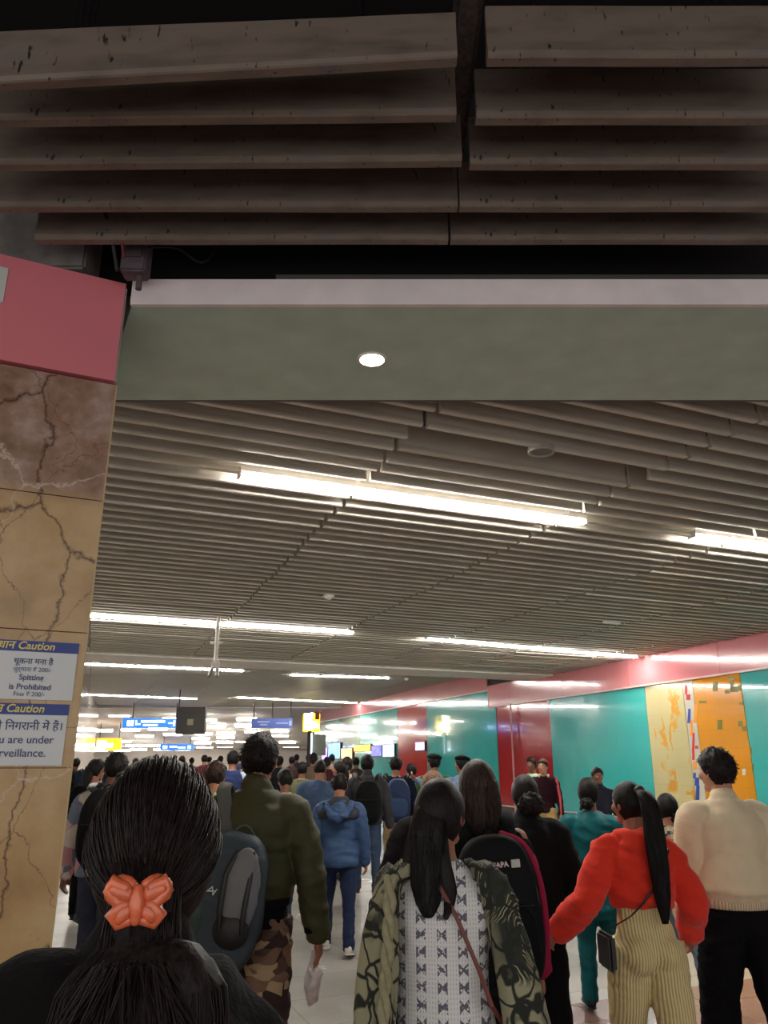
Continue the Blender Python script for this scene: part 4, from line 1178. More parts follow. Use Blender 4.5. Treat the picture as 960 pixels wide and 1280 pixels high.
# ---- bags
def backpack(J, label, m, m2, c=(0, -.125, .185), s=(.105, .055, .155), strap=M_black, logo=None, rot=0, vox=.010, straps=True, pocket=True, group=None, extra=None):
    """c: centre relative to the hip in units of body height; s: half sizes"""
    H = J['H']; C0 = J['T'](c[2]) + Vector((c[0]*H, c[1]*H, 0))
    M = J['M'] @ Matrix.Translation(C0) @ Matrix.Rotation(math.radians(rot), 4, 'Y')
    t = thing('backpack', label, 'backpack', (0, 0, 0), 0, group); place(t, M)
    a, b, d = s[0]*H, s[1]*H, s[2]*H
    def sup(bm, cx, cy, cz, rx, ry, rz, e=3.2):
        ge = bmesh.ops.create_icosphere(bm, subdivisions=4, radius=1)['verts']
        for v in ge:
            x, y, z = v.co
            n = (abs(x)**e + abs(y)**e + abs(z)**e)**(1/e)
            x, y, z = x/n, y/n, z/n
            tp = 1 - .16*max(0, z)**2
            v.co = Vector((cx + x*rx*tp, cy + y*ry*(1 - .15*max(0, z)), cz + z*rz))
    bm = BM(); sup(bm, 0, 0, 0, a, b, d); remeshed('bag_body', bm, vox, m, t, 1, folds(.004, (8, 8, 8), H*9))
    if pocket:
        bm = BM(); sup(bm, 0, -b*.85, -d*.34, a*.80, b*.42, d*.50); p = remeshed('front_pocket', bm, vox, m2, t, 1, folds(.003, (9, 9, 9), H*5))
        bm = BM(); tube(bm, [Vector((x*a*.70, -b*1.22, d*(.13 - .0*x*x))) for x in (-1, -.5, 0, .5, 1)], .0035*H/1.6, 6); obj('zip', bm, M_black, p)
        bm = BM(); tube(bm, [Vector((a*.90*math.cos(q), -b*.62, d*.10 + d*.74*math.sin(q))) for q in [i*PI/14 for i in range(15)]], .0032*H/1.6, 6); obj('zip', bm, M_black, t)
    bm = BM(); tube(bm, [Vector((x*.03*H, b*.5, d*.95 + .025*H*(1-x*x))) for x in (-1, -.5, 0, .5, 1)], .006*H/1.6, 8); obj('carry_handle', bm, strap, t, smooth=True)
    if straps:
        for sd in ((-1, 1) if straps is True else straps):
            S = J['sh'+('L' if sd < 0 else 'R')]
            iM = Matrix.Rotation(math.radians(-rot), 4, 'Y') @ Matrix.Translation(-C0)
            pts = [Vector((sd*a*.45, b*.6, d*.86)), iM @ (S + Vector((-sd*.034*H, -.045*H, .048*H))), iM @ (S + Vector((-sd*.030*H, .0, .064*H))), iM @ (S + Vector((-sd*.026*H, .050*H, .04*H))), iM @ (S + Vector((-sd*.02*H, .082*H, -.03*H))), iM @ (S + Vector((-sd*.005*H, .078*H, -.11*H))), iM @ (J['T'](.08) + Vector((sd*.105*H, .0, 0))), Vector((sd*a*.7, b*.6, -d*.8))]
            bm = BM(); tube(bm, pts, .020*H, 10, side=(1, 0, 0), flat=.28, round_caps=False); obj('shoulder_strap', bm, strap, t, smooth=True)
    return t, a, b, d
# ================================================================== the people of the picture
def camo_mat():
    m, nt, b, tc = blank('desert camouflage cloth', .9)
    o = tc.outputs['Object']
    n = tex(nt, 'ShaderNodeTexNoise', o, 3, Detail=2)
    v0 = mixc(nt, .35, o, n.outputs['Color'], 'ADD')
    v = tex(nt, 'ShaderNodeTexVoronoi', mapping(nt, v0, (1, 1, 1.6)), 13)
    sp = nt.nodes.new('ShaderNodeSeparateColor'); nt.links.new(v.outputs['Color'], sp.inputs[0])
    c = ramp(nt, sp.outputs[0], [(0, (52, 34, 32)), (.36, (120, 92, 72)), (.62, (168, 142, 112)), (.80, (84, 62, 50)), (.90, (60, 40, 36))], 'CONSTANT')
    nt.links.new(c, b.inputs['Base Color'])
    return m
def kurti_mat():
    m, nt, b, tc = blank('white kurti with grey block motifs', .85)
    sep = nt.nodes.new('ShaderNodeSeparateXYZ'); nt.links.new(tc.outputs['Object'], sep.inputs[0])
    cmb = nt.nodes.new('ShaderNodeCombineXYZ'); nt.links.new(sep.outputs['X'], cmb.inputs['X']); nt.links.new(sep.outputs['Z'], cmb.inputs['Y'])
    def math_(op, a, bb=None, c=None):
        n = nt.nodes.new('ShaderNodeMath'); n.operation = op
        for i, v in enumerate((a, bb, c)):
            if v is None: continue
            if hasattr(v, 'is_linked'): nt.links.new(v, n.inputs[i])
            else: n.inputs[i].default_value = v
        return n.outputs[0]
    X = math_('ADD', sep.outputs['X'], 10.015); Z = sep.outputs['Z']
    nz = tex(nt, 'ShaderNodeTexNoise', tc.outputs['Object'], 120, Detail=2)
    fx = math_('FRACT', math_('DIVIDE', X, .062)); fz = math_('FRACT', math_('DIVIDE', Z, .046))
    colm = math_('LESS_THAN', math_('ABSOLUTE', math_('SUBTRACT', fx, .5)), .23)
    # motif: two facing triangles
    ax = math_('ABSOLUTE', math_('SUBTRACT', fx, .5)); az = math_('ABSOLUTE', math_('SUBTRACT', fz, .5))
    tri = math_('LESS_THAN', az, math_('ADD', math_('MULTIPLY', ax, 1.3), .10))
    on = math_('MULTIPLY', math_('MULTIPLY', colm, tri), math_('GREATER_THAN', nz.outputs['Fac'], .42))
    dash = math_('LESS_THAN', math_('FRACT', math_('DIVIDE', Z, .012)), .55)
    lines = math_('MULTIPLY', math_('LESS_THAN', math_('FRACT', math_('MULTIPLY', fx, 7)), .22), dash)
    c = mixc(nt, lines, rgb((222, 220, 218)), rgb((176, 174, 176)))
    c = mixc(nt, on, c, rgb((96, 96, 106)))
    nt.links.new(c, b.inputs['Base Color'])
    return m
def shawl_mat():
    m, nt, b, tc = blank('olive and black snake print shawl', .9)
    o = tc.outputs['Object']
    n = tex(nt, 'ShaderNodeTexNoise', o, 5, Detail=3)
    v0 = mixc(nt, .25, o, n.outputs['Color'], 'ADD')
    w = tex(nt, 'ShaderNodeTexWave', mapping(nt, v0, (1.6, 1, .25)), 9, Distortion=6, Detail=3)
    c = ramp(nt, w.outputs['Fac'], [(.0, (30, 32, 26)), (.22, (38, 40, 32)), (.32, (120, 116, 88)), (.66, (176, 170, 136)), (.82, (60, 60, 46)), (.94, (26, 28, 24))])
    v = tex(nt, 'ShaderNodeTexVoronoi', mapping(nt, v0, (1, 1, .6)), 26)
    k = ramp(nt, v.outputs['Distance'], [(.0, (0, 0, 0)), (.50, (0, 0, 0)), (.60, (255, 255, 255))])
    c = mixc(nt, k, c, rgb((44, 46, 38)))
    n2 = tex(nt, 'ShaderNodeTexNoise', o, 3.1, Detail=2)
    k2 = ramp(nt, n2.outputs['Fac'], [(.46, (0, 0, 0)), (.52, (255, 255, 255))])
    c = mixc(nt, k2, c, rgb((150, 146, 116)))
    v3 = tex(nt, 'ShaderNodeTexVoronoi', mapping(nt, v0, (1, 1, .8)), 14, feature='DISTANCE_TO_EDGE')
    k3 = ramp(nt, v3.outputs['Distance'], [(0, (255, 255, 255)), (.05, (255, 255, 255)), (.10, (0, 0, 0))])
    c = mixc(nt, k3, c, rgb((34, 36, 30)))
    nt.links.new(c, b.inputs['Base Color'])
    return m
def rib_mat(name, c, sc=150):
    m, nt, b, tc = blank(name, .9)
    w = tex(nt, 'ShaderNodeTexWave', mapping(nt, tc.outputs['Object'], (1, .25, 0)), sc/6.28, Distortion=.6)
    c1 = ramp(nt, w.outputs['Fac'], [(0, tuple(int(x*.78) for x in c)), (.6, c)])
    nt.links.new(c1, b.inputs['Base Color']); bumpn(nt, b, w.outputs['Fac'], .6, .004); b.inputs['Sheen Weight'].default_value = .2
    return m
def pattern_mat(name, cols, sc=14):
    m, nt, b, tc = blank(name, .9)
    v = tex(nt, 'ShaderNodeTexVoronoi', tc.outputs['Object'], sc)
    sp = nt.nodes.new('ShaderNodeSeparateColor'); nt.links.new(v.outputs['Color'], sp.inputs[0])
    n = len(cols); nt.links.new(ramp(nt, sp.outputs[0], [(i/n, c) for i, c in enumerate(cols)], 'CONSTANT'), b.inputs['Base Color'])
    return m
def jeans(c=(62, 74, 100), name=None): return mat(name or 'denim %d %d %d' % c, c, .9, var=.18, vscale=10, bump=.3, bscale=400, spec=.2)
C_black = cloth('black cloth', (17, 17, 19)); C_black2 = cloth('soft black cloth', (30, 29, 31), var=.15)
M_shoew = mat('pale grey shoe', (186, 180, 170), .6); M_shoeb = mat('dark brown shoe', (60, 42, 36), .5); M_solew = mat('off white sole', (200, 192, 180), .6)

# ---------------------------------------------------------------- 1 man in camouflage trousers with a grey rucksack
J = person('man in olive bomber jacket and desert camouflage trousers carrying a grey rucksack', 326, 918, 4.0,
    dict(near=2, skin=M_skin, stride=((8, 4), (-8, 8)), spread=3, lean=2, armL=(-4, 16, 20, 8), armR=(-6, 15, 16, 8), shw=.118, yaw=-4,
         legs=dict(m=camo_mat(), r=(.062, .052, .046), fold=.009), top=dict(m=cloth('olive green nylon', (66, 66, 42), .6, bump=.1), g=1.06, loose=.016, hem=.065, hemw=.086, blouse=.008, sr=(.044, .038, .034), collar='stand', fold=.008,
         cuff=C_black, rib=cloth('black ribbing', (22, 22, 24))), hair=dict(kind='short', thick=1.1), curl=14))
bm = BM(); torso_rings(bm, J, [(-.005, .104, .078, -.004), (.0, .106, .080, -.004), (.055, .098, .074, -.002), (.06, .094, .07, -.002)], 28)
o_ = obj('shirt_tail', bm, C_black, J['root'], smooth=True, label='black shirt tail under the jacket'); o_.location = J['off'].to_translation()
# rucksack slung on the left shoulder
G1 = cloth('grey rucksack nylon', (118, 120, 124), .7); G2 = cloth('dark slate rucksack nylon', (62, 72, 80), .6, var=.15); G3 = cloth('dark green rucksack side', (66, 80, 74), .6, var=.15)
t, a, b, d = backpack(J, 'grey and dark slate rucksack slung on the left shoulder of the man in camouflage trousers', G2, G1, c=(-.030, -.130, .070), s=(.094, .070, .165), strap=cloth('grey strap webbing', (96, 96, 94)), rot=9, pocket=False, straps=(-1,))
bm = BM(); ball(bm, (a*.42, -b*.84, d*.20), (a*.50, b*.36, d*.66), 3); remeshed('front_panel', bm, .008, G1, t, 1, folds(.003, (9, 9, 9), 2))
bm = BM(); ball(bm, (a*.38, -b*.95, -d*.30), (a*.50, b*.30, d*.27), 3); remeshed('lower_pocket', bm, .008, mat('black nylon pocket', (20, 21, 23), .5), t, 1)
bm = BM(); ball(bm, (-a*.72, -b*.35, -d*.18), (a*.42, b*.75, d*.55), 3); sp_ = remeshed('side_pocket', bm, .008, G3, t, 1, folds(.006, (9, 9, 9), 4))
for x0, x1 in ((-.05, .10), (.62, .72)):
    bm = BM(); tube(bm, [Vector((a*(x0*.6+.2), -b*.9, d*.80)), Vector((a*(x0+.03), -b*1.14, d*.45)), Vector((a*(x0+x1)/2, -b*1.25, d*.0)), Vector((a*x1, -b*1.2, -d*.3))], .011, 8, side=(1, 0, 0), flat=.3); obj('compression_strap', bm, M_black, t, smooth=True)
bm = BM()
for A, B in (((-.03, 0), (0.0, .032)), ((0, .032), (.012, -.012)), ((.012, -.012), (.03, .022)), ((-.018, .004), (.02, .012))):
    tube(bm, [Vector((-a*.30+A[0]*.7, -b*1.12, d*.17+A[1]*.7)), Vector((-a*.30+B[0]*.7, -b*1.12, d*.17+B[1]*.7))], .0028, 6)
obj('emblem', bm, mat('white emblem', (210, 214, 214), .5), t, label='small white jagged emblem')
# crumpled white bag in the right hand
w = J['M'] @ (J['wrR'] + J['foR']*.13); bm = BM()
ge = ball(bm, (0, 0, -.05), (.035, .05, .085), 4)
for v in ge: v.co += Vector(v.co).normalized()*noise.noise(Vector(v.co)*28)*.035
tube(bm, [(0, 0, .07), (0, 0, .03), (0, 0, -.02)], [.010, .012, .028], 10)
o_ = obj('plastic_bag', bm, mat('crumpled white plastic', (214, 204, 198), .35), smooth=True); o_.location = w + Vector((-.035, .01, -.03)); tag(o_, 'crumpled white plastic bag in the right hand of the man in camouflage trousers', 'bag')

# ---------------------------------------------------------------- 2 woman in a shawl
J = person('woman in white patterned kurti with an olive and black snake print shawl', 549, 975, 2.7,
    dict(near=2, skin=M_skin, stride=((6, 4), (-6, 8)), lean=4, armL=(-4, 10, 8, 2), armR=(8, 16, 30, 8), hyaw=-26, shw=.100, yaw=-4,
         legs=dict(m=cloth('black crinkled trousers', (26, 26, 32), var=.3, vscale=60), r=(.070, .066, .072), fold=.008),
         top=dict(name='kurti', m=kurti_mat(), loose=.008, hem=-.13, flare=.006, g=1.0, sr=(.034, .028, .024), sleeve=.8, fold=.005, ff=(6, 6, 3)),
         hair=dict(kind='low', pts=[(0, -.30, .10), (.02, -.48, -.25), (.04, -.52, -.60), (.06, -.60, -.88), (.12, -.70, -1.12), (.16, -.78, -1.30)], rad=[.24, .26, .24, .22, .16, .05], flat=.6,
                   more=[([(-.2, -.25, -.1), (-.25, -.42, -.5), (-.22, -.5, -.9), (-.10, -.74, -1.3)], [.14, .15, .14, .04]), ([(.12, -.3, -.2), (.24, -.45, -.6), (.38, -.5, -1.0), (.42, -.74, -1.3)], [.13, .13, .10, .03])]), curl=16, curlR=35))
H = J['H']; T = J['T']
bm = BM()                                                             # shawl: two long panels over the shoulders
rndS = random.Random(5)
def drape(bm, pts, widths, depth=.028):
    rings = []
    for p, w_ in zip(pts, widths): rings.append((Vector(p), w_, depth, Vector((1, 0, 0)), Vector((0, 1, 0))))
    loft(bm, rings, 20)
L = [(-.045, .01, .332), (-.085, -.02, .322), (-.108, -.045, .285), (-.120, -.055, .20), (-.130, -.060, .08), (-.134, -.062, -.05), (-.134, -.060, -.18), (-.128, -.055, -.30), (-.125, -.05, -.38)]
drape(bm, [T(z, y*H, x*H) for x, y, z in L], [.030, .052, .052, .056, .060, .062, .062, .055, .05], .052)
R_ = [(.045, .01, .332), (.082, -.02, .324), (.108, -.040, .290), (.128, -.050, .20), (.150, -.058, .08), (.180, -.060, -.04), (.215, -.055, -.15), (.235, -.05, -.20)]
drape(bm, [T(z, y*H, x*H) for x, y, z in R_], [.030, .050, .052, .055, .066, .082, .090, .05], .052)
def shf(p):
    a_ = noise.noise(Vector((p.x*30, p.y*6, p.z*1.6))); return .013*(.5-2*abs(a_))
sh_ = remeshed('shawl', bm, .010, shawl_mat(), J['root'], 2, shf); sh_.location = J['off'].to_translation()
# twisted edge of the shawl on the left
bm = BM(); n_ = 60
for k in (0, PI):
    P_ = []
    for i in range(n_+1):
        f = i/n_; z = .31 - f*.64; x = -.098 - .018*min(1, f*3) + .006*math.sin(f*5); a_ = f*46 + k
        P_.append(T(z, -.108*H + .008*math.sin(a_), x*H + .010*math.cos(a_)))
    tube(bm, P_, .0115, 8)
o_ = obj('twisted_border', bm, mat('pale olive twisted wool', (150, 144, 112), .9, var=.2, vscale=40, bump=.4), sh_, smooth=True); 
bm = BM()
for i in range(26):
    x = .19 + .0042*i - .01; x = x*H; z0 = -.195
    tube(bm, [T(z0+.01, -.05*H + .01*math.sin(i), x), T(z0-.02, -.05*H + .012*math.sin(i*2), x + .006*math.sin(i*3))], [.0022, .0009], 5)
obj('fringe', bm, mat('pale olive twisted wool', (150, 144, 112), .9), sh_)['kind'] = 'stuff'
# thin red brown strap of her bag across the back
bm = BM(); tube(bm, [T(.325, .02*H, -.035*H), T(.300, -.062*H, -.01*H), T(.24, -.084*H, .028*H), T(.15, -.086*H, .068*H), T(.09, -.076*H, .090*H), T(.05, -.03*H, .112*H)], .0065, 8, side=(1, 0, .4), flat=.4)
o_ = obj('shoulder_bag_strap', bm, mat('red brown leather', (112, 58, 50), .5)); place(o_, J['M']); tag(o_, 'thin red brown bag strap running diagonally across the back of the white patterned kurti', 'strap')

# ---------------------------------------------------------------- 3 woman with the black backpack
C_crim = cloth('crimson cloth', (150, 28, 62))
J = person('long haired woman in crimson sleeves wearing a black backpack, behind the shawl woman', 596, 951, 3.6,
    dict(near=2, skin=M_skin, stride=((10, 5), (-8, 12)), lean=3, armL=(4, 12, 10, 5), armR=(-2, 8, 14, 0), hyaw=8, shw=.100, yaw=2,
         legs=dict(m=C_black, r=(.062, .052, .048)), top=dict(m=C_black, name='kurti', hem=-.16, flare=.012, loose=.010, sr=(.036, .032, .030), sleeve=.5, fold=.006, collar='stand'),
         hair=dict(kind='long', m=M_hairb, pts=[(0, -.2, .15), (-.02, -.34, -.30), (-.05, -.40, -.62), (-.10, -.36, -.9), (-.16, -.30, -1.15)], rad=[.32, .35, .30, .24, .12], flat=.7), curl=30))
t, a, b, d = backpack(J, 'large black backpack with small pale lettering on the woman behind the shawl woman', mat('black nylon', (13, 13, 15), .75, bump=.15, spec=.2), mat('matt black nylon', (16, 16, 18), .85, spec=.15), c=(.016, -.130, .130), s=(.108, .060, .178), strap=C_black, rot=-3)
bm = BM(); tube(bm, *smooth_path([Vector((a*.25, b*.2, d*1.01)), Vector((a*.72, -b*.1, d*.86)), Vector((a*.98, -b*.2, d*.45)), Vector((a*1.06, -b*.1, -d*.05)), Vector((a*1.06, b*.1, -d*.4))], [.010, .012, .014, .015, .012]), 10); obj('crimson_edge', bm, C_crim, t, smooth=True, label='crimson edge band')
for s_ in ('R',):
    bm = BM(); S, e, w = J['sh'+s_], J['el'+s_], J['wr'+s_]; H = J['H']
    tube(bm, *smooth_path([S.lerp(e, .35), e, e.lerp(w, .5), e.lerp(w, .95)], [.040*H, .038*H, .036*H, .036*H]), 16); o_ = remeshed('sleeve', bm, .01, C_crim, J['root'], 1, folds(.006, (8, 8, 12), 2)); o_.location = J['off'].to_translation()
text_obj('lettering', 'HAPA', .026, mat('pale pink lettering', (205, 176, 180), .5), t, Matrix.Translation((.006, -b*1.02-.010, d*.62)) @ Matrix.Rotation(PI/2, 4, 'X') @ Matrix.Rotation(.06, 4, 'Z'), 'CENTER', bold=.0008, extr=.006)
bm = BM(); box(bm, (.068, -b*1.02-.004, d*.62+.010), (.034, .014, .028), bev=.001); obj('label_patch', bm, mat('pale grey patch', (186, 182, 176), .5), t)

# ---------------------------------------------------------------- 4 woman in red hoodie
C_red = cloth('coral red fleece', (228, 58, 40), .95, bump=.5, bscale=120, sheen=.4)
J = person('woman in a coral red hoodie and pale yellow ribbed trousers with a very long ponytail', 784, 977, 4.1,
    dict(near=2, skin=M_skin, stride=((14, 4), (-10, 10)), spread=2, lean=3, armL=(-8, 27, 50, 0), armR=(-10, 18, 52, 6), hyaw=22, shw=.104, yaw=6,
         legs=dict(m=rib_mat('pale yellow ribbed knit', (230, 210, 150)), r=(.068, .054, .056), g=.98, glute=1, fold=.004, rise=.125),
         top=dict(m=C_red, name='hoodie', hem=.110, hemw=.074, blouse=.004, loose=.016, g=1.03, sr=(.046, .046, .038), puff=.046, collar='hood', fold=.010),
         hair=dict(kind='pony', thick=.8, tie=(-.06, -.42, .34), tr=.12, pts=[(-.06, -.40, .34), (-.12, -.66, .26), (-.18, -.86, -.10), (-.26, -.98, -.7), (-.26, -1.02, -1.3), (-.24, -1.02, -1.9), (-.20, -.98, -2.45)], rad=[.10, .17, .21, .23, .21, .17, .07], flat=.45), curl=22, shoe=M_shoew))
H = J['H']; T = J['T']
bm = BM(); tube(bm, [T(.31, .0, .085*H), T(.285, -.088*H, .070*H), T(.24, -.104*H, .045*H), T(.19, -.106*H, .01*H), T(.14, -.104*H, -.035*H), T(.10, -.088*H, -.075*H), T(.05, -.01*H, -.122*H)], .006, 8, side=(1, 0, .4), flat=.5)
o_ = thing('shoulder_bag', 'small black shoulder bag with thin strap on the woman in the red hoodie', 'bag'); place(o_, J['M'])
obj('strap', bm, M_black, o_)
bm = BM(); box(bm, T(-.01, .0, -.13*H), (.035, .16, .15), bev=.012); obj('bag_body', bm, M_black, o_)

# ---------------------------------------------------------------- 5 man in cream sweater
C_cream = cloth('cream fleece', (222, 204, 172), .95, bump=.5, bscale=140, sheen=.3)
J = person('young man in a cream sweater and black trousers at the right border', 893, 937, 4.45,
    dict(near=2, skin=M_skinl, stride=((12, 6), (-14, 8)), spread=4, lean=2, armL=(6, 6, 16, 4), armR=(-8, 16, 26, 4), hyaw=24, shw=.112, yaw=4,
         legs=dict(m=cloth('black jersey', (17, 16, 18), var=.1), r=(.070, .058, .050), fold=.006),
         top=dict(m=C_cream, name='sweater', hem=.040, hemw=.090, blouse=.012, loose=.016, g=1.06, sr=(.050, .044, .036), collar='crew', fold=.008, ff=(4, 4, 5), rib=rib_mat('cream ribbed hem', (214, 194, 160)), cuff=rib_mat('cream ribbed cuff', (214, 194, 160))),
         hair=dict(kind='short', thick=1.15), curl=25))

# ---------------------------------------------------------------- 6 woman in teal
C_teal = cloth('teal silk', (14, 92, 98), .5, bump=.15)
J = person('woman in a teal tunic and teal trousers left of the red hoodie', 734, 972, 6.0,
    dict(near=1, skin=M_skind, stride=((6, 4), (-6, 6)), lean=2, armL=(2, 31, 10, 4), armR=(4, 8, 14, 4), hyaw=-18, shw=.112, yaw=-8, vb=.008,
         legs=dict(m=C_teal, r=(.058, .042, .036)), top=dict(m=C_teal, name='tunic', hem=-.14, flare=.014, loose=.010, sr=(.042, .036, .030), fold=.008, cuff=mat('gold patterned cuff', (96, 104, 60), .5, var=.4, vscale=80)),
         hair=dict(kind='bun', at=(0, -.40, -.34), r=.22), curl=15))
# ---------------------------------------------------------------- 7 girl with bun and jeans
C_patt = pattern_mat('beige printed cloth', [(168, 150, 126), (60, 50, 48), (140, 120, 100), (190, 176, 150)], 40)
J = person('girl with low bun in beige printed top and blue jeans, left of the cream sweater', 832, 992, 5.9,
    dict(near=1, skin=M_skin, stride=((14, 4), (-12, 16)), lean=4, armL=(0, 8, 12, 0), armR=(0, 8, 12, 0), hyaw=8, yaw=4, vb=.008,
         legs=dict(m=jeans((112, 122, 138)), r=(.058, .046, .046)), top=dict(m=C_patt, name='top', hem=-.03, loose=.010), hair=dict(kind='bun', at=(.20, -.42, -.32), r=.25), shoe=mat('pink brown sandal', (176, 130, 118), .6)))
# ---------------------------------------------------------------- 8 woman in black jacket with bun
J = person('woman in a black jacket with a low bun, right of the black backpack', 655, 969, 4.8,
    dict(near=1, skin=M_skin, stride=((8, 5), (-8, 10)), lean=3, armL=(0, 10, 12, 0), armR=(0, 16, 36, 12), hyaw=8, shw=.112, vb=.009,
         legs=dict(m=C_black, r=(.060, .050, .046)), top=dict(m=cloth('charcoal black jacket', (22, 23, 26), .8), hem=-.05, loose=.020, g=1.1, sr=(.050, .044, .036), collar='stand'), hair=dict(kind='bun', at=(.02, -.42, -.22), r=.33)))
# ---------------------------------------------------------------- 9 boy in blue hooded jacket
C_blue = cloth('blue nylon', (52, 74, 108), .6, bump=.1)
J = person('boy in a blue hooded jacket with charcoal shoulders and navy trousers', 425, 967, 7.6,
    dict(near=1, skin=M_skin, stride=((14, 4), (-7, 7)), spread=4, lean=2, armL=(-2, 10, 22, 6), armR=(-2, 10, 18, 4), hpitch=14, shw=.118, vb=.009,
         legs=dict(m=jeans((30, 40, 66)), r=(.054, .038, .034)), top=dict(m=C_blue, hem=-.045, hemw=.100, loose=.018, g=1.06, sr=(.044, .040, .035), fold=.010), hair=dict(kind='short', thick=.8), shoe=M_shoew, sole=M_solew))
H = J['H']; T = J['T']
C_char = cloth('charcoal shoulder panel', (52, 54, 60), .8)
bm = BM(); torso_rings(bm, J, [(.222, .128, .096, -.004), (.235, .140, .102, -.004), (.262, .142, .100, -.004), (.288, .118, .088, -.003), (.308, .088, .074, 0), (.332, .060, .060, .002), (.350, .048, .046, .004)], 28)
o_ = remeshed('shoulder_panel', bm, .014, C_char, J['root'], 1, folds(.005, (5, 5, 10), 3)); o_.location = J['off'].to_translation()
bm = BM()
tube(bm, [T(.315, -.03*H, -.080*H), T(.285, -.098*H, -.070*H), T(.245, -.125*H, -.04*H), T(.228, -.130*H, 0), T(.245, -.125*H, .04*H), T(.285, -.098*H, .070*H), T(.315, -.03*H, .080*H)], [.018, .026, .032, .036, .032, .026, .018], 12)
ball(bm, T(.272, -.098*H, 0), (.085, .04, .075), 3)
o_ = remeshed('hood', bm, .012, C_blue, J['root'], 2, folds(.008, (8, 8, 12), 3)); o_.location = J['off'].to_translation()
# ---------------------------------------------------------------- 10 man with black backpack and blue jeans
J = person('man in a dark grey jacket and blue jeans with a black backpack', 459, 944, 10.4,
    dict(near=1, skin=M_skin, stride=((20, 4), (-14, 6)), spread=4, lean=2, shw=.120, armL=(-4, 10, 16, 4), armR=(2, 12, 20, 6), legs=dict(m=jeans((58, 72, 96)), r=(.054, .036, .031)), top=dict(m=cloth('dark grey jacket', (62, 60, 64)), hem=-.01, loose=.020, g=1.08, sr=(.046, .040, .034), collar='stand'), hair=dict(kind='short'), shoe=M_shoeb))
backpack(J, 'black backpack on the man in the dark grey jacket', mat('black nylon', (19, 20, 23), .55), mat('matt black nylon', (16, 16, 18), .85, spec=.15), c=(.01, -.13, .15), s=(.10, .055, .155), vox=.014)
# ---------------------------------------------------------------- 11 man with navy backpack
J = person('man in a dark navy jacket and khaki trousers with a blue backpack', 495, 946, 11.2,
    dict(near=1, skin=M_skin, stride=((10, 4), (-12, 8)), hyaw=-10, shw=.118, armR=(6, 10, 50, 10), legs=dict(m=cloth('khaki twill', (150, 132, 98)), r=(.058, .045, .04)), top=dict(m=cloth('dark navy jacket', (26, 32, 48)), loose=.02, g=1.08, sr=(.046, .040, .034)), hair=dict(kind='short', thick=1.15)))
backpack(J, 'navy blue backpack on the man in khaki trousers', cloth('navy blue nylon', (40, 56, 92), .5), cloth('slate blue nylon', (52, 72, 110), .5), c=(.01, -.13, .155), s=(.102, .06, .160), vox=.014)
# ---------------------------------------------------------------- 12.. people around them
J = person('balding man in a black coat between the shawl woman and the green cap man', 541, 963, 4.9,
    dict(near=1, skin=M_skin, stride=((8, 4), (-10, 8)), lean=4, armL=(-12, 22, 30, 4), armR=(0, 10, 20, 4), shw=.108, vb=.009, legs=dict(m=C_black), top=dict(m=cloth('worn black coat', (34, 32, 34), var=.2), hem=-.05, loose=.018, sr=(.046, .040, .032)), hair=dict(kind='cropped', m=hair_mat('brown thinning hair', (92, 66, 48)))))
J = person('man in a lime green shirt just beyond the blue backpack', 514, 955, 12.6, dict(near=1, skin=M_skin, hyaw=30, legs=dict(m=cloth('khaki twill', (150, 132, 98))), top=dict(m=cloth('lime shirt', (176, 200, 104)), name='shirt', hem=-.03, loose=.014), hair=dict(kind='short')))
J = person('man in a green uniform shirt and dark beret in front of the bright red panel', 542, 943, 11.6, dict(near=1, skin=M_skin, hyaw=30, shw=.118, legs=dict(m=C_black), top=dict(m=cloth('uniform green', (70, 104, 44)), name='shirt', loose=.014), hair=dict(kind='short')))
def beret(J, label, m):
    H = J['H']; bm = BM(); M = J['HM']
    ge = ball(bm, M @ Vector((.006*H, -.004*H, .050*H)), (.062*H, .070*H, .026*H), 3, M.to_3x3() @ Matrix.Rotation(.12, 3, 'Y'))
    o = remeshed('beret', bm, .010, m, J['root'], 1, folds(.004, (14, 14, 14), 1)); o.location = J['off'].to_translation(); o['label'] = label
beret(J, 'dark green beret', cloth('dark beret felt', (28, 34, 30)))
J = person('man in a light denim shirt and black cap holding a hand to his ear', 577, 945, 11.2, dict(near=1, skin=M_skin, hyaw=42, armL=(10, 60, 150, 10), shw=.112, legs=dict(m=jeans()), top=dict(m=cloth('light denim shirt', (132, 152, 180), var=.2, vscale=30), name='shirt', loose=.012), hair=dict(kind='short')))
beret(J, 'black cap', C_black)
J = person('man in a blue grey kurta suit standing left of the boy in blue', 400, 949, 10.2, dict(near=1, skin=M_skin, shw=.124, armL=(0, 12, 30, 10), armR=(0, 12, 30, 10), lean=5, legs=dict(m=cloth('blue grey suiting', (66, 84, 112))), top=dict(m=cloth('blue grey suiting', (66, 84, 112)), name='kurta', hem=-.14, loose=.02, g=1.08, sr=(.046, .040, .034)), hair=dict(kind='cropped')))
J = person('boy with thick dark hair just right of the olive bomber jacket', 357, 962, 8.7, dict(near=1, skin=M_skind, hyaw=30, hpitch=10, legs=dict(m=jeans((40, 46, 60))), top=dict(m=cloth('pale shirt', (190, 176, 160)), name='shirt'), hair=dict(kind='short', thick=1.4)))
J = person('man in a faded olive jacket left of the blue grey kurta suit', 378, 953, 12.6, dict(near=1, skin=M_skind, shw=.118, legs=dict(m=C_black), top=dict(m=cloth('faded olive', (92, 94, 66)), loose=.018, g=1.08), hair=dict(kind='short')))
J = person('woman in a cream blouse with black straps beyond the boy in blue', 434, 946, 12.4, dict(near=1, skin=M_skin, legs=dict(m=C_black), top=dict(m=cloth('cream blouse', (220, 202, 180)), name='blouse', loose=.018, g=1.08), hair=dict(kind='bun', r=.2)))
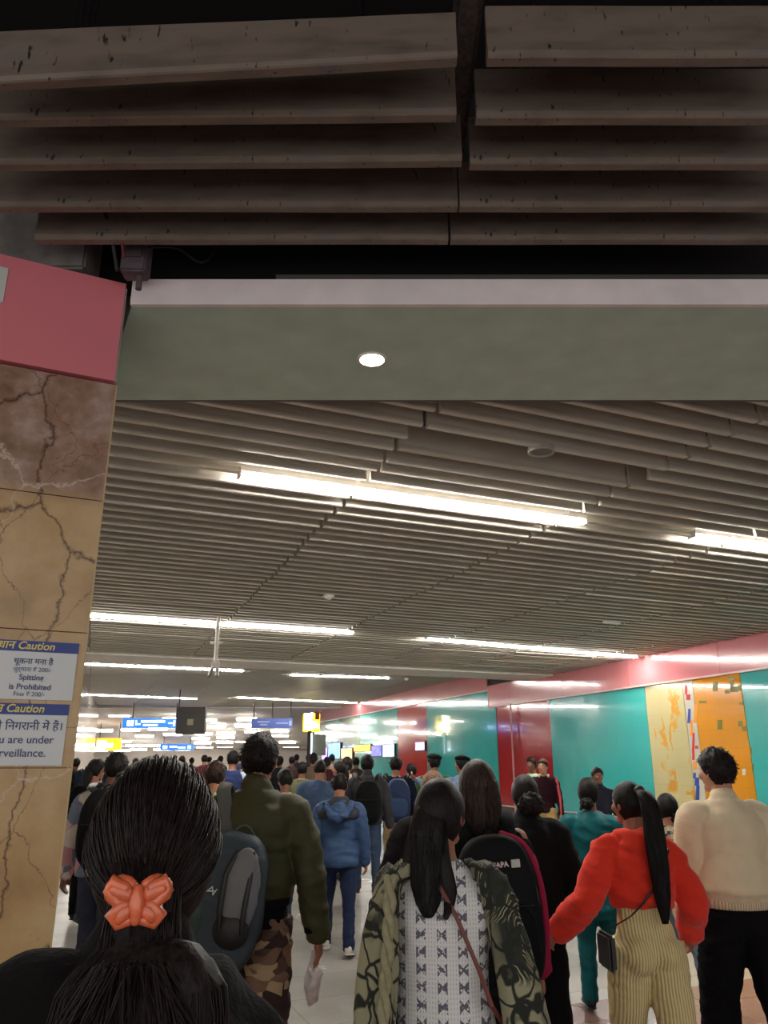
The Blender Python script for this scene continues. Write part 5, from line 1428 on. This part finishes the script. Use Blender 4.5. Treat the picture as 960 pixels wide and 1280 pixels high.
backpack(J, 'small black bag straps on the woman in the cream blouse', C_black, C_black, c=(0, -.10, .10), s=(.05, .03, .05), vox=.014, pocket=False)
J = person('woman in dark clothes turned sideways left of the cream blouse', 424, 952, 12.0, dict(near=1, skin=M_skin, hyaw=80, yaw=-10, g=.9, legs=dict(m=C_black), top=dict(m=cloth('plum dark cloth', (48, 34, 44)), name='kurta', hem=-.14), hair=dict(kind='low', pts=[(0, -.3, .1), (0, -.5, -.4), (0, -.45, -1.2)], rad=[.25, .25, .08])))
J = person('man in a navy vest over pale blue sleeves left of the camouflage man', 292, 939, 12.0, dict(near=1, skin=M_skin, shw=.116, legs=dict(m=jeans((50, 56, 70))), top=dict(m=cloth('pale blue shirt', (180, 192, 212)), name='shirt', hem=-.02), hair=dict(kind='short')))
bm = BM(); torso_rings(bm, J, [(-.03, .122, .094, -.002), (.10, .108, .086, 0), (.2, .112, .090, -.003), (.26, .112, .088, -.003), (.30, .100, .070, 0), (.33, .062, .055, .002)], 24)
o_ = remeshed('vest', bm, .016, cloth('navy vest', (40, 52, 92)), J['root'], 1, folds(.004, (6, 6, 8), 2)); o_.location = J['off'].to_translation()
J = person('person in a brown jacket with a lime green hood beside the front woman', 270, 952, 6.6, dict(near=1, skin=M_skin, lean=3, armR=(10, 10, 40, 0), armL=(0, 8, 10, 0), shw=.108, legs=dict(m=cloth('grey check trousers', (120, 116, 116), var=.3, vscale=40), r=(.056, .042, .036)), top=dict(m=cloth('brown olive jacket', (92, 76, 52)), loose=.018), hair=dict(kind='short', m=M_hairb), shoe=M_shoeb))
H = J['H']; T = J['T']; bm = BM(); ball(bm, T(.29, -.07*H, .04*H), (.11, .06, .085), 3); ball(bm, T(.28, -.055*H, .075*H), (.07, .06, .10), 3)
o_ = remeshed('hood', bm, .012, cloth('lime green cloth', (150, 196, 96)), J['root'], 2, folds(.008, (9, 9, 9), 2)); o_.location = J['off'].to_translation(); o_['label'] = 'lime green hood'
J = person('man in a pink and blue plaid shirt with a dark backpack beside the pillar', 147, 941, 6.2, dict(near=1, skin=M_skind, shw=.118, armL=(0, 16, 6, 10), vb=.009, legs=dict(m=jeans((50, 54, 70)), r=(.056, .044, .040)), top=dict(m=pattern_mat('pink blue plaid', [(196, 176, 164), (190, 140, 146), (206, 196, 186), (110, 120, 140)], 9), name='shirt', hem=-.03, loose=.02, g=1.1, sr=(.05, .042, .034)), hair=dict(kind='short', thick=1.1)))
backpack(J, 'dark backpack on the man in the plaid shirt beside the pillar', C_black2, C_black, c=(.02, -.13, .17), s=(.105, .06, .165), vox=.014)
J = person('woman in black with long hair just left of the plaid shirt man', 122, 948, 9.0, dict(near=1, skin=M_skin, hyaw=-40, lean=4, legs=dict(m=C_black), top=dict(m=C_black, name='kurta', hem=-.16, flare=.02), hair=dict(kind='low', pts=[(0, -.3, .1), (0, -.48, -.4), (0, -.45, -1.1)], rad=[.26, .25, .08])))
J = person('distant man in a navy jacket and brown trousers walking along the white wall', 96, 948, 18.0, dict(near=1, skin=M_skind, shw=.122, stride=((16, 4), (-14, 12)), legs=dict(m=cloth('brown trousers', (92, 74, 66)), r=(.058, .045, .04)), top=dict(m=cloth('navy jacket', (36, 48, 74)), loose=.02, g=1.08), hair=dict(kind='short')))
backpack(J, 'dark grey backpack on the distant man by the white wall', C_black2, C_black, c=(0, -.12, .18), s=(.09, .05, .13), vox=.02)
# facing us by the wall
J = person('young man in a maroon jacket and khaki trousers facing the viewer by the red panel', 678, 949, 13.2, dict(near=1, yaw=172, face=1, skin=M_skinl, hyaw=-20, shw=.114, armL=(0, 10, 20, 8), armR=(0, 8, 12, 4), legs=dict(m=cloth('pale khaki', (200, 170, 108)), r=(.064, .056, .05)), top=dict(m=cloth('dark maroon jacket', (50, 26, 32)), hem=-.02, loose=.014), hair=dict(kind='short', m=M_hairb)))
H = J['H']; bm = BM(); tube(bm, [J['T'](.322, .05*H, -.045*H), J['T'](.335, .01*H, -.05*H), J['T'](.34, -.045*H, 0), J['T'](.335, .01*H, .05*H), J['T'](.322, .05*H, .045*H)], .016, 8); o_ = obj('collar', bm, mat('white pink collar', (220, 196, 196), .8), J['root'], smooth=True); o_.location = J['off'].to_translation()
for s in ('L', 'R'):
    bm = BM(); tube(bm, [J['sh'+s] + Vector((J['side'+s]*.012*H, .028*H, .01*H)), J['el'+s] + Vector((J['side'+s]*.006*H, .030*H, 0)), J['wr'+s] + Vector((0, .024*H, 0))], [.016*H, .013*H, .010*H], 8); o_ = obj('sleeve_stripe', bm, mat('pink sleeve stripe', (196, 70, 82), .8), J['root'], smooth=True); o_.location = J['off'].to_translation()
J = person('man in a pale green shirt standing behind the maroon jacket man', 664, 947, 14.2, dict(near=1, yaw=150, face=1, skin=M_skind, hyaw=-20, legs=dict(m=C_black), top=dict(m=cloth('pale green shirt', (168, 196, 166)), name='shirt'), hair=dict(kind='short')))
J = person('man in a dark jacket facing the viewer in front of the wide teal panel', 746, 960, 11.0, dict(near=1, yaw=165, face=1, skin=M_skind, hyaw=20, shw=.116, legs=dict(m=C_black), top=dict(m=cloth('dark zip jacket', (38, 40, 50)), collar='stand', loose=.016), hair=dict(kind='short')))
bm = BM(); box(bm, J['T'](.23, .078*J['H'], .05*J['H']), (.045, .006, .03), bev=.002); o_ = obj('chest_badge', bm, mat('pale badge', (170, 170, 186), .5), J['root']); o_.location = J['off'].to_translation()

# ---------------------------------------------------------------- 13 the woman right in front of the lens
def front_woman():
    o = dict(near=2, skin=M_skin, lean=1, yaw=13, hyaw=-2, hpitch=2, shw=.098, shr={'L': .018, 'R': -.045}, armL=(0, 14, 20, 0), armR=(0, 12, 30, 0), vb=.0062,
             legs=dict(m=C_black), top=dict(m=cloth('black fleece coat', (21, 18, 18), .95, var=.25, vscale=14, bump=.6, bscale=90, sheen=.08), name='coat', hem=-.06, loose=.022, g=1.08, sr=(.046, .042, .036), fold=.010, collar='stand'),
             hair=dict(kind='low', thick=1.15, m=hair_mat('black hair of the front woman', (24, 18, 17)), pts=[(0, -.30, .05), (.0, -.42, -.20), (.0, -.50, -.42), (.04, -.58, -.62), (.02, -.62, -1.15), (.06, -.62, -1.7), (.04, -.58, -2.1), (.0, -.55, -2.4)], rad=[.16, .18, .20, .40, .46, .44, .38, .26], flat=.45))
    J = person('woman in black coat nearest the lens, dark hair held by an orange claw clip', 202, 957, 1.14, o)
    H = J['H']; hh = .136*H; HM = J['HM']; root = J['root']; rd = random.Random(11)
    hair = [c for c in root.children if c.name.startswith('hair')][0]
    # combed strands over the cap, gathered at the clip
    bm = BM()
    def cap(d, k=1.19): return HM @ (skull(d, hh)*k)
    tgt = HM @ (Vector((0, -.56, -.50))*hh)
    for i in range(420):
        th = rd.uniform(-1.15, 1.15)*1.35; el = rd.uniform(.05, 1.25)
        d0 = Vector((math.sin(th)*math.cos(el), -.15 + .75*math.cos(th)*0 + rd.uniform(-.5, .35), math.sin(el)*.9 + .1)).normalized()
        d1 = Vector((rd.uniform(-.12, .12), -.9, -.50)).normalized()
        P = []; k0 = rd.uniform(1.14, 1.21)
        for s in range(11):
            f = s/10; d = (d0*(1-f) + d1*f); 
            if d.length < .05: d = Vector((0, -1, 0))
            d.normalize(); d += Vector((.02*math.sin(i+f*4), 0, .02*math.cos(i*2+f*3))); d.normalize()
            P.append(cap(d, k0 + .03*math.sin(f*PI) + .12*f**3))
        tube(bm, P, [.0011]*10 + [.0006], 4, round_caps=False)
    for i in range(240):                                              # loose strands of the tail
        x = rd.uniform(-.30, .30); y0 = -.62 - rd.uniform(0, .14); P = []
        for s in range(10):
            f = s/9; P.append(HM @ (Vector((x*(.5+1.25*min(1, f*3.5)) + .05*math.sin(f*6+i), y0 - .06*math.sin(f*5+i*.3) - .05, -.46 - f*1.95))*hh))
        tube(bm, P, [.0011]*9 + [.0005], 4, round_caps=False)
    st = obj('loose_strands', bm, hair.data.materials[0], hair); st['kind'] = 'stuff'
    # stray grey-brown sheen of baby hair on the crown is left to the light
    # orange claw clip shaped like a butterfly
    m = mat('translucent orange plastic', (214, 104, 66), .3, var=.25, vscale=60, coat=.5)
    bm = BM(); c = Vector((-.01, -.72, -.17))
    def w(x, z, y=0): return HM @ ((c + Vector((x*.62, y, z*.66)))*hh)
    for s in (-1, 1):
        tube(bm, [w(s*.02, 0), w(s*.12, .10, -.03), w(s*.21, .15, -.02), w(s*.25, .08, 0), w(s*.17, .0, -.03), w(s*.02, -.02)], [.007, .008, .008, .007, .007, .006], 8)
        tube(bm, [w(s*.02, -.02), w(s*.13, -.03, -.03), w(s*.20, -.10, -.02), w(s*.15, -.17, 0), w(s*.06, -.14, -.02), w(s*.01, -.04)], [.006, .007, .008, .007, .007, .006], 8)
        tube(bm, [w(s*.03, .01), w(s*.12, .06, -.03), w(s*.19, .09, -.02)], [.006, .010, .008], 8); tube(bm, [w(s*.03, -.03), w(s*.10, -.08, -.03), w(s*.13, -.12, -.02)], [.006, .010, .008], 8)
        ball(bm, w(s*.145, .075, .0), (.020, .007, .018), 2); ball(bm, w(s*.11, -.08, .0), (.015, .007, .016), 2)
    tube(bm, [w(0, .09, -.04), w(0, 0, -.06), w(0, -.14, -.04)], [.006, .009, .006], 8)
    cl = obj('claw_clip', bm, m, hair, smooth=True, label='orange butterfly claw clip')
    # black fur like scarf lump and strap on the left shoulder
    bm = BM(); T = J['T']
    ge = ball(bm, T(.30, -.01*H, -.135*H), (.10, .09, .065), 4)
    for v in ge: v.co += Vector(v.co - T(.30, -.01*H, -.135*H)).normalized()*noise.noise(Vector(v.co)*55)*.014
    sc = obj('scarf_fold', bm, C_black2, root, smooth=True, label='black bunched scarf on the left shoulder'); sc.location = J['off'].to_translation()
front_woman()

# ---------------------------------------------------------------- distant crowd
pal = [((38, 40, 48), 'charcoal'), ((70, 50, 44), 'brown'), ((52, 60, 84), 'slate blue'), ((30, 30, 34), 'black'), ((110, 92, 78), 'tan'), ((84, 40, 46), 'maroon'), ((140, 134, 130), 'grey'), ((64, 78, 60), 'moss green'), ((168, 150, 140), 'beige'), ((60, 66, 96), 'indigo')]
far = [(170, 948, 22), (183, 946, 26), (205, 948, 24), (228, 945, 21), (240, 947, 28), (256, 944, 23), (262, 946, 30), (276, 945, 27), (311, 946, 20), (340, 947, 25), (350, 945, 19), (365, 946, 23), (371, 943, 28), (390, 950, 21), (392, 941, 17), (409, 946, 18), (415, 943, 24), (196, 943, 31), (152, 946, 27), (300, 945, 32), (330, 944, 33), (445, 947, 20), (385, 944, 33), (137, 945, 33), (219, 944, 34)]
rc = random.Random(21)
for i, (x, y, Y) in enumerate(far):
    c, cn = pal[i % len(pal)]
    person('distant walker with dark hair and %s top in the crowd, %s' % (cn, 'by the kiosk' if x > 370 else 'beyond the camouflage man' if x > 285 else 'beyond the front woman'), x, y, Y,
           dict(near=0, yaw=rc.uniform(-12, 12), skin=rc.choice([M_skin, M_skind]), hyaw=rc.uniform(-30, 30), legs=dict(m=rc.choice([C_black, jeans((50, 56, 70))])), top=dict(m=cloth('crowd cloth %s' % cn, c), loose=.016),
                hair=dict(kind=rc.choice(['short', 'short', 'bun']))), group='walkers in the distant crowd')
